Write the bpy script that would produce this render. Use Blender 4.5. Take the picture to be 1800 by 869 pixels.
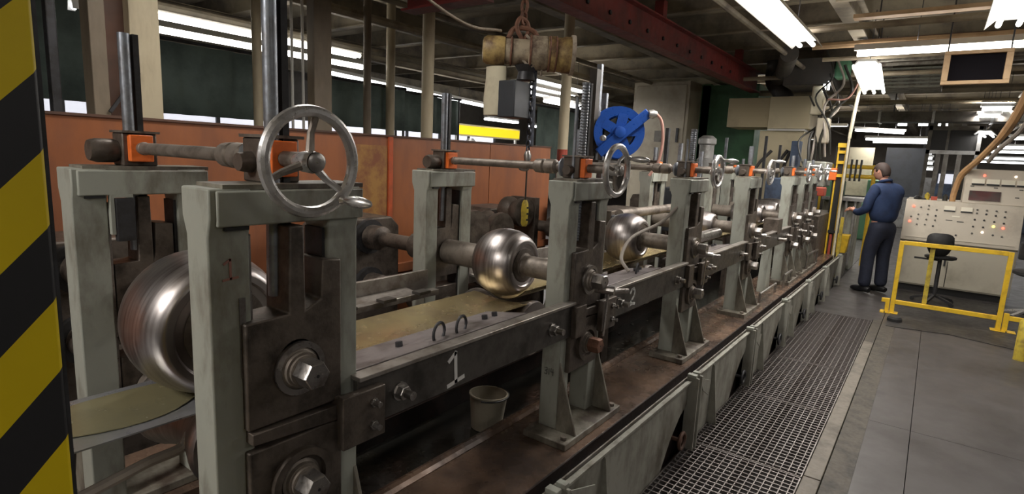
import bpy, math, random
from mathutils import Vector, Matrix
random.seed(7)
for o in list(bpy.data.objects): bpy.data.objects.remove(o)
scene = bpy.context.scene
col = scene.collection
PI = math.pi

# ------------------------------------------------------------------ camera
CAM_H = 1.6
RT = Matrix(((0.59906313, -0.79940746, 0.04550906),
             (-0.10235531, -0.13282582, -0.9858401),
             (0.79413271, 0.58592236, -0.16139464)))   # rows: camera right, down, forward
cam_d = bpy.data.cameras.new('camera'); cam = bpy.data.objects.new('camera', cam_d); col.objects.link(cam)
m = Matrix.Identity(4)
for i in range(3):
    m[i][0] = RT[0][i]; m[i][1] = -RT[1][i]; m[i][2] = -RT[2][i]
m[2][3] = CAM_H
cam.matrix_world = m
cam_d.sensor_width = 36; cam_d.lens = 993 / 1800 * 36; cam_d.clip_start = 0.02; cam_d.clip_end = 120
scene.camera = cam

# ------------------------------------------------------------------ world, exposure
w = bpy.data.worlds.new('world'); scene.world = w; w.use_nodes = True
w.node_tree.nodes['Background'].inputs[0].default_value = (0.5, 0.55, 0.6, 1)
w.node_tree.nodes['Background'].inputs[1].default_value = 0.15
scene.view_settings.view_transform = 'Standard'; scene.view_settings.look = 'None'
scene.view_settings.gamma = 1; scene.view_settings.use_curve_mapping = False
scene.view_settings.exposure = 0.0
TUBE = 9.0            # emission of the fluorescent tubes
LAMP = 1.0            # scale of every fixture's own lamp

# ------------------------------------------------------------------ materials
def mat(name, color, rough=0.6, metal=0.0, dirt=None, amount=0.5, scale=6.0, bump=0.15, detail=6, streak=1.0, spec=0.5, world=False):
    mt = bpy.data.materials.new(name); mt.use_nodes = True
    nt = mt.node_tree; b = nt.nodes['Principled BSDF']
    b.inputs['Roughness'].default_value = rough; b.inputs['Metallic'].default_value = metal
    b.inputs['Specular IOR Level'].default_value = spec
    c = tuple(color) + (1,)
    if dirt is None:
        b.inputs['Base Color'].default_value = c; return mt
    tc = nt.nodes.new('ShaderNodeTexCoord'); mp = nt.nodes.new('ShaderNodeMapping')
    mp.inputs['Scale'].default_value = (1, 1, streak)
    nt.links.new(nt.nodes.new('ShaderNodeNewGeometry').outputs['Position'] if world else tc.outputs['Object'], mp.inputs[0])
    n = nt.nodes.new('ShaderNodeTexNoise'); n.inputs['Scale'].default_value = scale
    n.inputs['Detail'].default_value = detail; n.inputs['Roughness'].default_value = 0.65
    nt.links.new(mp.outputs[0], n.inputs['Vector'])
    r = nt.nodes.new('ShaderNodeValToRGB')
    lo = 0.62 - 0.32 * amount
    r.color_ramp.elements[0].position = lo - 0.02; r.color_ramp.elements[0].color = c
    r.color_ramp.elements[1].position = lo + 0.2; r.color_ramp.elements[1].color = tuple(dirt) + (1,)
    nt.links.new(n.outputs[0], r.inputs[0]); nt.links.new(r.outputs[0], b.inputs['Base Color'])
    n2 = nt.nodes.new('ShaderNodeTexNoise'); n2.inputs['Scale'].default_value = scale * 5
    n2.inputs['Detail'].default_value = 4
    nt.links.new(tc.outputs['Object'], n2.inputs['Vector'])
    mr = nt.nodes.new('ShaderNodeMapRange'); mr.inputs[3].default_value = max(0.03, rough - 0.15); mr.inputs[4].default_value = min(1, rough + 0.2)
    nt.links.new(n2.outputs[0], mr.inputs[0]); nt.links.new(mr.outputs[0], b.inputs['Roughness'])
    if bump:
        bp = nt.nodes.new('ShaderNodeBump'); bp.inputs['Strength'].default_value = bump; bp.inputs['Distance'].default_value = 0.004
        nt.links.new(n2.outputs[0], bp.inputs['Height']); nt.links.new(bp.outputs[0], b.inputs['Normal'])
    return mt
def glow(name, color, strength):
    mt = bpy.data.materials.new(name); mt.use_nodes = True; b = mt.node_tree.nodes['Principled BSDF']
    b.inputs['Base Color'].default_value = tuple(color) + (1,)
    b.inputs['Emission Color'].default_value = tuple(color) + (1,); b.inputs['Emission Strength'].default_value = strength
    return mt

M = {}
M['paint'] = mat('worn_green_grey_paint', (0.37, 0.385, 0.335), 0.5, 0, (0.15, 0.13, 0.10), 0.38, 7, 0.2, 8, 0.4)
M['paint_low'] = mat('grimy_green_grey_paint', (0.28, 0.265, 0.215), 0.5, 0, (0.09, 0.07, 0.055), 0.65, 8, 0.3, 8, 0.4)
M['oily'] = mat('oily_dark_steel', (0.14, 0.115, 0.095), 0.42, 0.4, (0.05, 0.04, 0.033), 0.5, 12, 0.4, 8)
M['machined'] = mat('machined_steel', (0.42, 0.40, 0.38), 0.3, 0.95, (0.16, 0.13, 0.11), 0.4, 14, 0.15)
M['shaft'] = mat('grimy_shaft_steel', (0.27, 0.235, 0.20), 0.5, 0.5, (0.10, 0.08, 0.065), 0.5, 10, 0.3)
M['chrome'] = mat('polished_handwheel_metal', (0.72, 0.71, 0.70), 0.30, 0.8, (0.42, 0.40, 0.38), 0.35, 20, 0.05)
M['screw'] = mat('threaded_bar_steel', (0.34, 0.37, 0.42), 0.42, 0.7, (0.17, 0.16, 0.15), 0.5, 10, 0.2)
M['bar'] = mat('dark_flat_bar', (0.06, 0.06, 0.065), 0.5, 0.5, (0.03, 0.028, 0.025), 0.5, 10, 0.2)
M['orange'] = mat('orange_enamel', (0.95, 0.20, 0.035), 0.45, 0, (0.7, 0.13, 0.025), 0.2, 30, 0.1)
M['wallrust'] = mat('rust_brown_painted_sheet', (0.35, 0.125, 0.052), 0.38, 0, (0.19, 0.08, 0.048), 0.55, 2.2, 0.12, 9, 0.3)
M['seam'] = mat('orange_primer_edge', (0.55, 0.10, 0.03), 0.5, 0, (0.3, 0.08, 0.03), 0.5, 6)
M['ochre'] = mat('ochre_stain_sheet', (0.42, 0.22, 0.06), 0.5, 0, (0.25, 0.09, 0.04), 0.6, 8)
M['deck'] = mat('brown_oily_bed', (0.20, 0.13, 0.09), 0.25, 0.25, (0.07, 0.05, 0.04), 0.6, 3.5, 0.3, 9)
M['pool'] = mat('black_coolant', (0.025, 0.025, 0.022), 0.12, 0, (0.05, 0.045, 0.035), 0.4, 5, 0.3)
M['gutter'] = mat('black_gutter', (0.022, 0.016, 0.014), 0.35, 0.2, (0.05, 0.03, 0.025), 0.4, 8, 0.3)
M['panel'] = mat('pale_guard_panel', (0.33, 0.325, 0.28), 0.5, 0, (0.13, 0.115, 0.09), 0.5, 5, 0.15, 8, 0.5)
M['grate'] = mat('worn_grating_steel', (0.24, 0.22, 0.21), 0.4, 0.7, (0.12, 0.10, 0.09), 0.5, 8, 0.2)
M['concrete'] = mat('sealed_grey_concrete', (0.066, 0.060, 0.058), 0.42, 0, (0.034, 0.029, 0.026), 0.5, 1.4, 0.25, 12, world=True)
M['kerb'] = mat('pale_worn_kerb', (0.17, 0.15, 0.12), 0.55, 0, (0.09, 0.078, 0.06), 0.5, 7, 0.3)
M['strip_dirt'] = mat('dirty_concrete_edge', (0.075, 0.064, 0.048), 0.6, 0, (0.032, 0.028, 0.022), 0.55, 9, 0.4)
M['soot'] = mat('matt_black_panel', (0.008, 0.007, 0.009), 0.9, spec=0.1)
M['pit'] = mat('dark_pit', (0.012, 0.012, 0.014), 0.6)
M['steelstrip'] = mat('coolant_wet_strip', (0.60, 0.49, 0.26), 0.2, 0.6, (0.42, 0.33, 0.2), 0.5, 5, 0.08, 5, 1)
M['puddle'] = mat('dull_coolant_film', (0.20, 0.18, 0.10), 0.2, 0.1, (0.16, 0.15, 0.09), 0.5, 4, 0)
M['stripgrey'] = mat('bare_steel_strip', (0.42, 0.43, 0.46), 0.3, 0.7, (0.36, 0.37, 0.33), 0.5, 4, 0.05)
M['guide'] = mat('lilac_grey_guide_plate', (0.30, 0.27, 0.27), 0.4, 0.35, (0.13, 0.11, 0.10), 0.35, 7, 0.2)
M['rail'] = mat('dark_guide_rail', (0.12, 0.11, 0.10), 0.36, 0.5, (0.05, 0.045, 0.04), 0.5, 8, 0.3)
M['railtop'] = mat('worn_rail_edge', (0.40, 0.37, 0.34), 0.35, 0.6, (0.2, 0.17, 0.14), 0.5, 10, 0.2)
M['white'] = mat('white_marker_paint', (0.75, 0.74, 0.72), 0.6)
M['pinkish'] = mat('faded_red_marking', (0.35, 0.17, 0.14), 0.7)
M['pencil'] = mat('dark_marking', (0.09, 0.09, 0.08), 0.7)
M['mesh'] = mat('dark_green_curtain', (0.15, 0.20, 0.18), 0.75, 0, (0.08, 0.11, 0.10), 0.5, 2.5, 0.5)
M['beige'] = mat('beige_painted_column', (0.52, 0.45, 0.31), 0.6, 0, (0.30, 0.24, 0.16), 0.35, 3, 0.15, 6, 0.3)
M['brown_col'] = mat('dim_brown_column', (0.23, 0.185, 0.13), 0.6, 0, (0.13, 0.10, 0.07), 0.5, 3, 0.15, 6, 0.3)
M['darkcol'] = mat('dark_brown_column_web', (0.12, 0.06, 0.04), 0.7, 0, (0.07, 0.045, 0.035), 0.5, 3)  # darker brown than the column flanges
M['redbase'] = mat('red_column_base', (0.42, 0.07, 0.04), 0.55, 0, (0.25, 0.05, 0.03), 0.4, 9)
M['redbeam'] = mat('dark_red_crane_beam', (0.20, 0.028, 0.024), 0.5, 0, (0.10, 0.022, 0.02), 0.5, 3, 0.2)
M['ceiling'] = mat('old_cream_roof_deck', (0.46, 0.40, 0.29), 0.8, 0, (0.22, 0.19, 0.14), 0.5, 0.8, 0.2)
M['joist'] = mat('roof_steel', (0.27, 0.235, 0.17), 0.7, 0, (0.12, 0.10, 0.08), 0.5, 2, 0.2)
M['pipe_old'] = mat('old_overhead_pipe', (0.34, 0.29, 0.20), 0.6, 0, (0.18, 0.14, 0.10), 0.5, 3, 0.2)
M['ductdark'] = mat('dark_sheet_duct', (0.07, 0.065, 0.06), 0.55, 0.2, (0.11, 0.095, 0.08), 0.4, 3, 0.2)
M['farwall'] = mat('far_block_wall', (0.34, 0.31, 0.27), 0.85, 0, (0.2, 0.18, 0.155), 0.5, 0.7, 0.1)
M['green'] = mat('green_machine_paint', (0.085, 0.22, 0.12), 0.5, 0, (0.06, 0.13, 0.08), 0.5, 2.5, 0.1)
M['cabinet'] = mat('grey_beige_cabinet_paint', (0.38, 0.34, 0.26), 0.55, 0, (0.26, 0.225, 0.17), 0.4, 2, 0.1)
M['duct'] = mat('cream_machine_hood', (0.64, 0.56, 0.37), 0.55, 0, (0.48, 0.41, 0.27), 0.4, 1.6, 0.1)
M['duct_shade'] = mat('shaded_machine_hood', (0.46, 0.385, 0.24), 0.6, 0, (0.34, 0.28, 0.18), 0.4, 2, 0.1)  # darker copy of the hood cream, the face's shade put into colour
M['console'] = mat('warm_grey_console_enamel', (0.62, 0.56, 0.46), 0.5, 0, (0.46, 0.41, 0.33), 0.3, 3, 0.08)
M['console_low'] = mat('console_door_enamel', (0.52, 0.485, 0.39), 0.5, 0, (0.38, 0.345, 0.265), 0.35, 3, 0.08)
M['ivory'] = mat('ivory_meter_face', (0.85, 0.80, 0.66), 0.4)
M['black'] = mat('black_plastic', (0.02, 0.02, 0.02), 0.45)
M['rubber'] = mat('black_rubber', (0.018, 0.018, 0.018), 0.7, 0, (0.035, 0.032, 0.03), 0.4, 6, 0.2)
M['mat'] = mat('oily_dark_matting', (0.022, 0.02, 0.019), 0.5, 0, (0.055, 0.05, 0.044), 0.45, 3.5, 0.3)
M['screen'] = mat('dull_red_display_glass', (0.10, 0.03, 0.03), 0.15, 0, (0.05, 0.05, 0.045), 0.5, 4, 0)
M['yellow'] = mat('safety_yellow_paint', (0.80, 0.52, 0.03), 0.45, 0, (0.50, 0.30, 0.03), 0.35, 9, 0.15)
M['yellow_dull'] = mat('grubby_yellow_paint', (0.55, 0.42, 0.05), 0.5, 0, (0.22, 0.16, 0.04), 0.5, 12, 0.2)
M['blue'] = mat('blue_reel_enamel', (0.02, 0.09, 0.42), 0.3, 0.1, (0.015, 0.06, 0.26), 0.3, 8, 0.05)
M['hose_pink'] = mat('pale_red_hose', (0.50, 0.27, 0.22), 0.5)
M['hose_brown'] = mat('tan_brown_hose', (0.50, 0.29, 0.13), 0.5, 0, (0.3, 0.18, 0.09), 0.4, 6)
M['hose_grey'] = mat('grey_hose', (0.36, 0.32, 0.28), 0.5, 0, (0.2, 0.18, 0.15), 0.4, 6)
M['hose_black'] = mat('black_hose', (0.03, 0.03, 0.025), 0.45)
M['hoist'] = mat('grimy_hoist_casing', (0.50, 0.42, 0.30), 0.55, 0, (0.12, 0.08, 0.06), 0.6, 10, 0.3)
M['hoist_yel'] = mat('stained_yellow_hoist', (0.50, 0.36, 0.14), 0.5, 0, (0.14, 0.08, 0.04), 0.7, 9, 0.3)
M['canvas'] = mat('cream_canvas_bag', (0.62, 0.57, 0.42), 0.85, 0, (0.45, 0.40, 0.28), 0.4, 5, 0.2)
M['rust'] = mat('rusty_chain', (0.26, 0.13, 0.085), 0.7, 0.3, (0.12, 0.06, 0.04), 0.5, 20, 0.3)
M['chain'] = mat('dark_steel_chain', (0.10, 0.11, 0.14), 0.4, 0.7, (0.05, 0.05, 0.05), 0.5, 20, 0.2)
M['rope'] = mat('pale_cord', (0.45, 0.38, 0.30), 0.8, 0, (0.28, 0.23, 0.18), 0.5, 30, 0.3)
M['greybox'] = mat('dark_grey_box_enamel', (0.045, 0.05, 0.058), 0.45, 0.1, (0.03, 0.032, 0.035), 0.4, 4, 0.05)
M['fixture'] = mat('white_fixture_enamel', (0.75, 0.74, 0.70), 0.4)
M['wood'] = mat('pale_timber', (0.50, 0.34, 0.19), 0.6, 0, (0.36, 0.23, 0.12), 0.45, 5, 0.15)
M['navy'] = mat('navy_work_shirt', (0.020, 0.040, 0.105), 0.85, 0, (0.014, 0.026, 0.07), 0.5, 7, 0.4)
M['trouser'] = mat('dark_navy_trousers', (0.014, 0.018, 0.036), 0.85, 0, (0.01, 0.012, 0.024), 0.5, 7, 0.4)
M['skin'] = mat('skin', (0.52, 0.27, 0.19), 0.55)
M['hair'] = mat('dark_brown_hair', (0.045, 0.028, 0.022), 0.7)
M['shoe'] = mat('black_work_boot', (0.012, 0.012, 0.013), 0.45)
M['bench'] = mat('grey_machine_casting', (0.16, 0.15, 0.13), 0.55, 0.3, (0.07, 0.06, 0.05), 0.5, 4, 0.2)
M['bluegrey'] = mat('blue_grey_casting', (0.10, 0.14, 0.22), 0.5, 0.2, (0.06, 0.07, 0.1), 0.5, 6, 0.2)
M['silver'] = mat('silver_motor_casing', (0.45, 0.45, 0.44), 0.35, 0.6, (0.25, 0.24, 0.22), 0.4, 8, 0.1)
M['tube'] = glow('fluorescent_tube', (1.0, 0.97, 0.90), TUBE)
M['tubefar'] = glow('far_fluorescent_tube', (0.95, 0.97, 1.0), 6.0)
M['farglow'] = glow('bright_far_glow', (0.88, 0.90, 1.0), 0.75)
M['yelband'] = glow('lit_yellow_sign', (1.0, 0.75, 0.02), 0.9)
M['redlamp'] = glow('red_indicator', (1.0, 0.10, 0.06), 4.0)
M['yellamp'] = glow('yellow_indicator', (1.0, 0.8, 0.15), 3.0)
M['whitelamp'] = glow('white_indicator', (1.0, 0.75, 0.6), 3.0)

def roll_material():
    mt = bpy.data.materials.new('polished_forming_roll'); mt.use_nodes = True; nt = mt.node_tree; b = nt.nodes['Principled BSDF']
    b.inputs['Metallic'].default_value = 1.0
    tc = nt.nodes.new('ShaderNodeTexCoord'); mp = nt.nodes.new('ShaderNodeMapping'); mp.inputs['Scale'].default_value = (1.5, 30, 1.5)
    n = nt.nodes.new('ShaderNodeTexNoise'); n.inputs['Scale'].default_value = 3; n.inputs['Detail'].default_value = 5
    nt.links.new(tc.outputs['Object'], mp.inputs[0]); nt.links.new(mp.outputs[0], n.inputs['Vector'])
    r = nt.nodes.new('ShaderNodeValToRGB'); r.color_ramp.elements[0].color = (0.30, 0.27, 0.26, 1); r.color_ramp.elements[0].position = 0.3
    r.color_ramp.elements[1].color = (0.52, 0.49, 0.48, 1); r.color_ramp.elements[1].position = 0.7
    nt.links.new(n.outputs[0], r.inputs[0]); nt.links.new(r.outputs[0], b.inputs['Base Color'])
    mr = nt.nodes.new('ShaderNodeMapRange'); mr.inputs[3].default_value = 0.27; mr.inputs[4].default_value = 0.44
    nt.links.new(n.outputs[0], mr.inputs[0]); nt.links.new(mr.outputs[0], b.inputs['Roughness'])
    return mt
M['roll'] = roll_material()

def stripe_material():
    mt = bpy.data.materials.new('black_yellow_hazard_stripes'); mt.use_nodes = True; nt = mt.node_tree; b = nt.nodes['Principled BSDF']
    g = nt.nodes.new('ShaderNodeTexCoord'); s = nt.nodes.new('ShaderNodeSeparateXYZ'); nt.links.new(g.outputs['Object'], s.inputs[0])
    def mth(op, a, bb):
        k = nt.nodes.new('ShaderNodeMath'); k.operation = op
        for i, v in enumerate((a, bb)):
            if v is None: continue
            if isinstance(v, (int, float)): k.inputs[i].default_value = v
            else: nt.links.new(v, k.inputs[i])
        return k.outputs[0]
    xy = mth('ADD', s.outputs[0], s.outputs[1])
    t = mth('SUBTRACT', s.outputs[2], mth('MULTIPLY', xy, 1.07))
    t = mth('DIVIDE', mth('SUBTRACT', t, STRIPE0), 0.16)
    f = mth('LESS_THAN', mth('FRACT', mth('ADD', t, 40.0), None), 0.5)
    n = nt.nodes.new('ShaderNodeTexNoise'); n.inputs['Scale'].default_value = 9; n.inputs['Detail'].default_value = 6
    nt.links.new(g.outputs['Object'], n.inputs['Vector'])
    y = nt.nodes.new('ShaderNodeMix'); y.data_type = 'RGBA'; nt.links.new(n.outputs[0], y.inputs[0])
    y.inputs[6].default_value = (0.80, 0.60, 0.004, 1); y.inputs[7].default_value = (0.66, 0.48, 0.003, 1)
    x = nt.nodes.new('ShaderNodeMix'); x.data_type = 'RGBA'; nt.links.new(f, x.inputs[0])
    x.inputs[6].default_value = (0.022, 0.022, 0.024, 1); nt.links.new(y.outputs[2], x.inputs[7])
    nt.links.new(x.outputs[2], b.inputs['Base Color']); b.inputs['Roughness'].default_value = 0.5
    return mt

# ------------------------------------------------------------------ mesh builder
class B:
    def __init__(s): s.v = []; s.f = []
    def add(s, v, f):
        n = len(s.v); s.v += [tuple(p) for p in v]; s.f += [tuple(i + n for i in q) for q in f]; return s
    def box(s, x0, x1, y0, y1, z0, z1):
        v = [(x, y, z) for z in (z0, z1) for y in (y0, y1) for x in (x0, x1)]
        return s.add(v, [(0, 2, 3, 1), (4, 5, 7, 6), (0, 1, 5, 4), (2, 6, 7, 3), (0, 4, 6, 2), (1, 3, 7, 5)])
    def cbox(s, c, sx, sy, sz): return s.box(c[0]-sx/2, c[0]+sx/2, c[1]-sy/2, c[1]+sy/2, c[2]-sz/2, c[2]+sz/2)
    def bar(s, p0, p1, w, h, up=(0, 0, 1)):
        p0 = Vector(p0); p1 = Vector(p1); d = (p1-p0).normalized(); u = Vector(up)
        if abs(d.dot(u)) > 0.98: u = Vector((0, 1, 0))
        r = d.cross(u).normalized(); u = r.cross(d)
        v = [p + r*a*w/2 + u*b*h/2 for p in (p0, p1) for a, b in ((-1, -1), (1, -1), (1, 1), (-1, 1))]
        return s.add(v, [(0, 1, 2, 3), (7, 6, 5, 4), (0, 4, 5, 1), (1, 5, 6, 2), (2, 6, 7, 3), (3, 7, 4, 0)])
    def lathe(s, prof, o, ax, n=20, sc=(1, 1)):
        """prof: list of (along, radius)"""
        o = Vector(o); ax = Vector(ax).normalized(); t = Vector((0, 0, 1)) if abs(ax.z) < 0.9 else Vector((1, 0, 0))
        a = ax.cross(t).normalized(); b = ax.cross(a)
        v = []; f = []
        for (h, r) in prof:
            for k in range(n):
                q = 2*PI*k/n; v.append(o + ax*h + a*math.cos(q)*r*sc[0] + b*math.sin(q)*r*sc[1])
        m_ = len(prof)
        for i in range(m_-1):
            for k in range(n):
                k2 = (k+1) % n; f.append((i*n+k, i*n+k2, (i+1)*n+k2, (i+1)*n+k))
        f.append(tuple(range(n-1, -1, -1))); f.append(tuple(range((m_-1)*n, m_*n)))
        return s.add(v, f)
    def cyl(s, p0, p1, r, r1=None, n=16):
        p0 = Vector(p0); p1 = Vector(p1); return s.lathe([(0, r), ((p1-p0).length, r if r1 is None else r1)], p0, p1-p0, n)
    def tube(s, pts, r, n=8, closed=False):
        pts = [Vector(p) for p in pts]; N = len(pts); v = []; f = []
        ref = None
        for i, p in enumerate(pts):
            if closed: d = pts[(i+1) % N]-pts[i-1]
            else: d = pts[min(i+1, N-1)]-pts[max(i-1, 0)]
            d.normalize()
            if ref is None: ref = Vector((0, 0, 1)) if abs(d.z) < 0.9 else Vector((1, 0, 0))
            a = (ref - d*ref.dot(d)).normalized(); ref = a; b = d.cross(a)
            rr = r[i] if isinstance(r, (list, tuple)) else r
            for k in range(n):
                q = 2*PI*k/n; v.append(p + a*math.cos(q)*rr + b*math.sin(q)*rr)
        for i in range(N if closed else N-1):
            j = (i+1) % N
            for k in range(n):
                k2 = (k+1) % n; f.append((i*n+k, i*n+k2, j*n+k2, j*n+k))
        if not closed: f.append(tuple(range(n-1, -1, -1))); f.append(tuple(range((N-1)*n, N*n)))
        return s.add(v, f)
    def torus(s, c, ax, R, r, n=36, m_=10):
        c = Vector(c); ax = Vector(ax).normalized(); t = Vector((0, 0, 1)) if abs(ax.z) < 0.9 else Vector((1, 0, 0))
        a = ax.cross(t).normalized(); b = ax.cross(a)
        return s.tube([c + a*math.cos(2*PI*k/n)*R + b*math.sin(2*PI*k/n)*R for k in range(n)], r, m_, True)
    def prism(s, poly, ax, a, b):
        """poly 2-D in the plane normal to ax ('x': (y,z), 'y': (x,z), 'z': (x,y))"""
        def P(u, w_, t): return {'x': (t, u, w_), 'y': (u, t, w_), 'z': (u, w_, t)}[ax]
        n = len(poly); v = [P(u, w_, a) for u, w_ in poly] + [P(u, w_, b) for u, w_ in poly]
        f = [tuple(range(n)), tuple(range(2*n-1, n-1, -1))] + [(i, i+n, (i+1) % n+n, (i+1) % n) for i in range(n)]
        return s.add(v, f)
    def hexnut(s, c, ax, r, h): 
        c = Vector(c); ax = Vector(ax).normalized()
        return s.lathe([(0, r*0.96), (h*0.1, r), (h*0.9, r), (h, r*0.9)], c, ax, 6)
    def mesh(s, name, off, smooth=35):
        me = bpy.data.meshes.new(name)
        me.from_pydata([(x-off[0], y-off[1], z-off[2]) for x, y, z in s.v], [], s.f)
        import bmesh
        bm = bmesh.new(); bm.from_mesh(me); bmesh.ops.recalc_face_normals(bm, faces=bm.faces); bm.to_mesh(me); bm.free()
        if smooth:
            me.shade_smooth(); me.set_sharp_from_angle(angle=math.radians(smooth))
        return me
WL = {}      # world location of each thing or part
def link(name, me, m_, parent, loc, bevel=0):
    o = bpy.data.objects.new(name, me); col.objects.link(o)
    if not me.materials: me.materials.append(m_)
    o.parent = parent
    base = WL[parent] if parent else Vector((0, 0, 0))
    o.location = loc - base; WL[o] = loc
    if bevel:
        b = o.modifiers.new('bevel', 'BEVEL'); b.width = bevel; b.segments = 2; b.limit_method = 'ANGLE'; b.harden_normals = False
    return o
def origin_of(b):
    xs = [p[0] for p in b.v]; ys = [p[1] for p in b.v]; zs = [p[2] for p in b.v]
    return Vector(((min(xs)+max(xs))/2, (min(ys)+max(ys))/2, min(zs)))
def part(name, b, m_, parent, bevel=0, label=None, stuff=False):
    loc = origin_of(b)
    o = link(name, b.mesh(name, loc), m_, parent, loc, bevel)
    if label: o['label'] = label
    if stuff: o['kind'] = 'stuff'
    return o
def tag(o, label, cat, group=None):
    o['label'] = label; o['category'] = cat
    if group: o['group'] = group
    return o
def thing(name, label, cat, loc, group=None):
    o = bpy.data.objects.new(name, None); col.objects.link(o); o.location = Vector(loc); WL[o] = Vector(loc); o.empty_display_size = 0.1
    return tag(o, label, cat, group)
def solo(name, b, m_, label, cat, group=None, bevel=0):
    return tag(part(name, b, m_, None, bevel), label, cat, group)
def struct(name, b, m_, parent=None, bevel=0):
    o = part(name, b, m_, parent, bevel)
    if parent is None: o['kind'] = 'structure'
    return o
def arc(c, r, a0, a1, n, plane='xz'):
    out = []
    for i in range(n+1):
        a = a0+(a1-a0)*i/n; u = math.cos(a)*r; v = math.sin(a)*r
        out.append({'xz': (c[0]+u, c[1], c[2]+v), 'xy': (c[0]+u, c[1]+v, c[2]), 'yz': (c[0], c[1]+u, c[2]+v)}[plane])
    return out
def curve(pts, n=6):
    """Catmull-Rom through pts"""
    p = [Vector(q) for q in pts]; p = [p[0]*2-p[1]] + p + [p[-1]*2-p[-2]]; out = []
    for i in range(1, len(p)-2):
        for k in range(n):
            t = k/n; out.append(0.5*((2*p[i]) + (p[i+1]-p[i-1])*t + (2*p[i-1]-5*p[i]+4*p[i+1]-p[i+2])*t*t + (3*p[i]-p[i-1]-3*p[i+1]+p[i+2])*t**3))
    out.append(p[-2]); return out
def bulge_chain(b, pts, link_len, r, wire):
    """oval chain links along a straight run"""
    p0, p1 = Vector(pts[0]), Vector(pts[1]); d = (p1-p0); L = d.length; d.normalize(); n = max(2, int(L/link_len))
    t = Vector((1, 0, 0)) if abs(d.x) < 0.9 else Vector((0, 1, 0)); a = d.cross(t).normalized(); bb = d.cross(a)
    for i in range(n):
        c = p0 + d*(i+0.5)*L/n; s_ = a if i % 2 else bb
        b.tube([c + d*math.sin(2*PI*k/10)*link_len*0.68 + s_*math.cos(2*PI*k/10)*r for k in range(10)], wire, 5, True)

# ================================================================== SETTING
# floor: concrete slabs around the grating pit
fl = struct('floor', B().box(-5, 32, -7, 0.2, -0.34, -0.30).box(-5, 32, 0.2, 14, -0.62, -0.58), M['pit'])
yc = -0.075
for (x0, x1, y0, y1) in [(-5, 4.2, yc+0.002, 0.27), (4.203, 9.0, yc+0.002, 0.27), (-5, 4.2, -2.6, yc-0.002), (4.203, 9.0, -2.6, yc-0.002),
                         (9.006, 14, -2.6, 0.27), (14.006, 32, -7, 0.27), (-5, 4.2, -7, -2.606), (4.203, 14, -7, -2.606),
                         (7.18, 14, 0.276, 0.955), (14.006, 32, 0.276, 14), (9.3, 14, 0.96, 2.3), (-5, 14, 2.3, 14)]:
    struct('slab', B().box(x0, x1, y0, y1, -0.3, 0.0), M['concrete'], fl)
struct('dirty_edge', B().box(-5, 7.18, 0.15, 0.27, 0.0, 0.003), M['strip_dirt'], fl)
for i, (x0, x1) in enumerate([(-1.0, 1.2), (1.205, 3.14), (3.15, 6.15)]):
    struct('kerb', B().box(x0, x1, 0.275, 0.355, -0.2, 0.012), M['kerb'], fl, 0.003)
struct('kerb', B().box(6.155, 7.18, 0.275, 0.355, -0.2, 0.004), M['strip_dirt'], fl, 0.002)
# walls
struct('wall_back', B().box(-5, 32, 13.8, 14, 0, 3.6), M['farwall'])
struct('wall_far', B().box(32, 32.2, -7, 14, 0, 3.6), M['farwall'])
struct('wall_right', B().box(-5, 32, -7.2, -7, 0, 3.6), M['farwall'])
struct('wall_near', B().box(-5.2, -5, -7, 14, 0, 3.6), M['farwall'])
ce = struct('ceiling', B().box(-5.2, 32.2, -7.2, 14.2, 3.6, 3.7), M['ceiling'])
# corrugated roof deck ribs near the camera, joists along y, purlins along x
for i in range(22):
    x = 0.4 + i*1.25
    j = B().box(x-0.05, x+0.05, -7, 13.8, 3.30, 3.315).box(x-0.006, x+0.006, -7, 13.8, 3.315, 3.59).box(x-0.05, x+0.05, -7, 13.8, 3.585, 3.6)
    struct('joist', j, M['joist'], ce)
for y in (-5.2, -2.6, 0.9, 3.4, 5.6, 8.0, 10.6):
    j = B().box(-5, 32, y-0.07, y+0.07, 3.06, 3.08).box(-5, 32, y-0.008, y+0.008, 3.08, 3.3).box(-5, 32, y-0.07, y+0.07, 3.29, 3.30)
    struct('girder', j, M['joist'], ce)
for i in range(60):
    x = 0.2 + i*0.42
    struct('deck_rib', B().prism([(x, 3.6), (x+0.06, 3.57), (x+0.16, 3.57), (x+0.22, 3.6)], 'y', -7, 13.8), M['ceiling'], ce)

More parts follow.
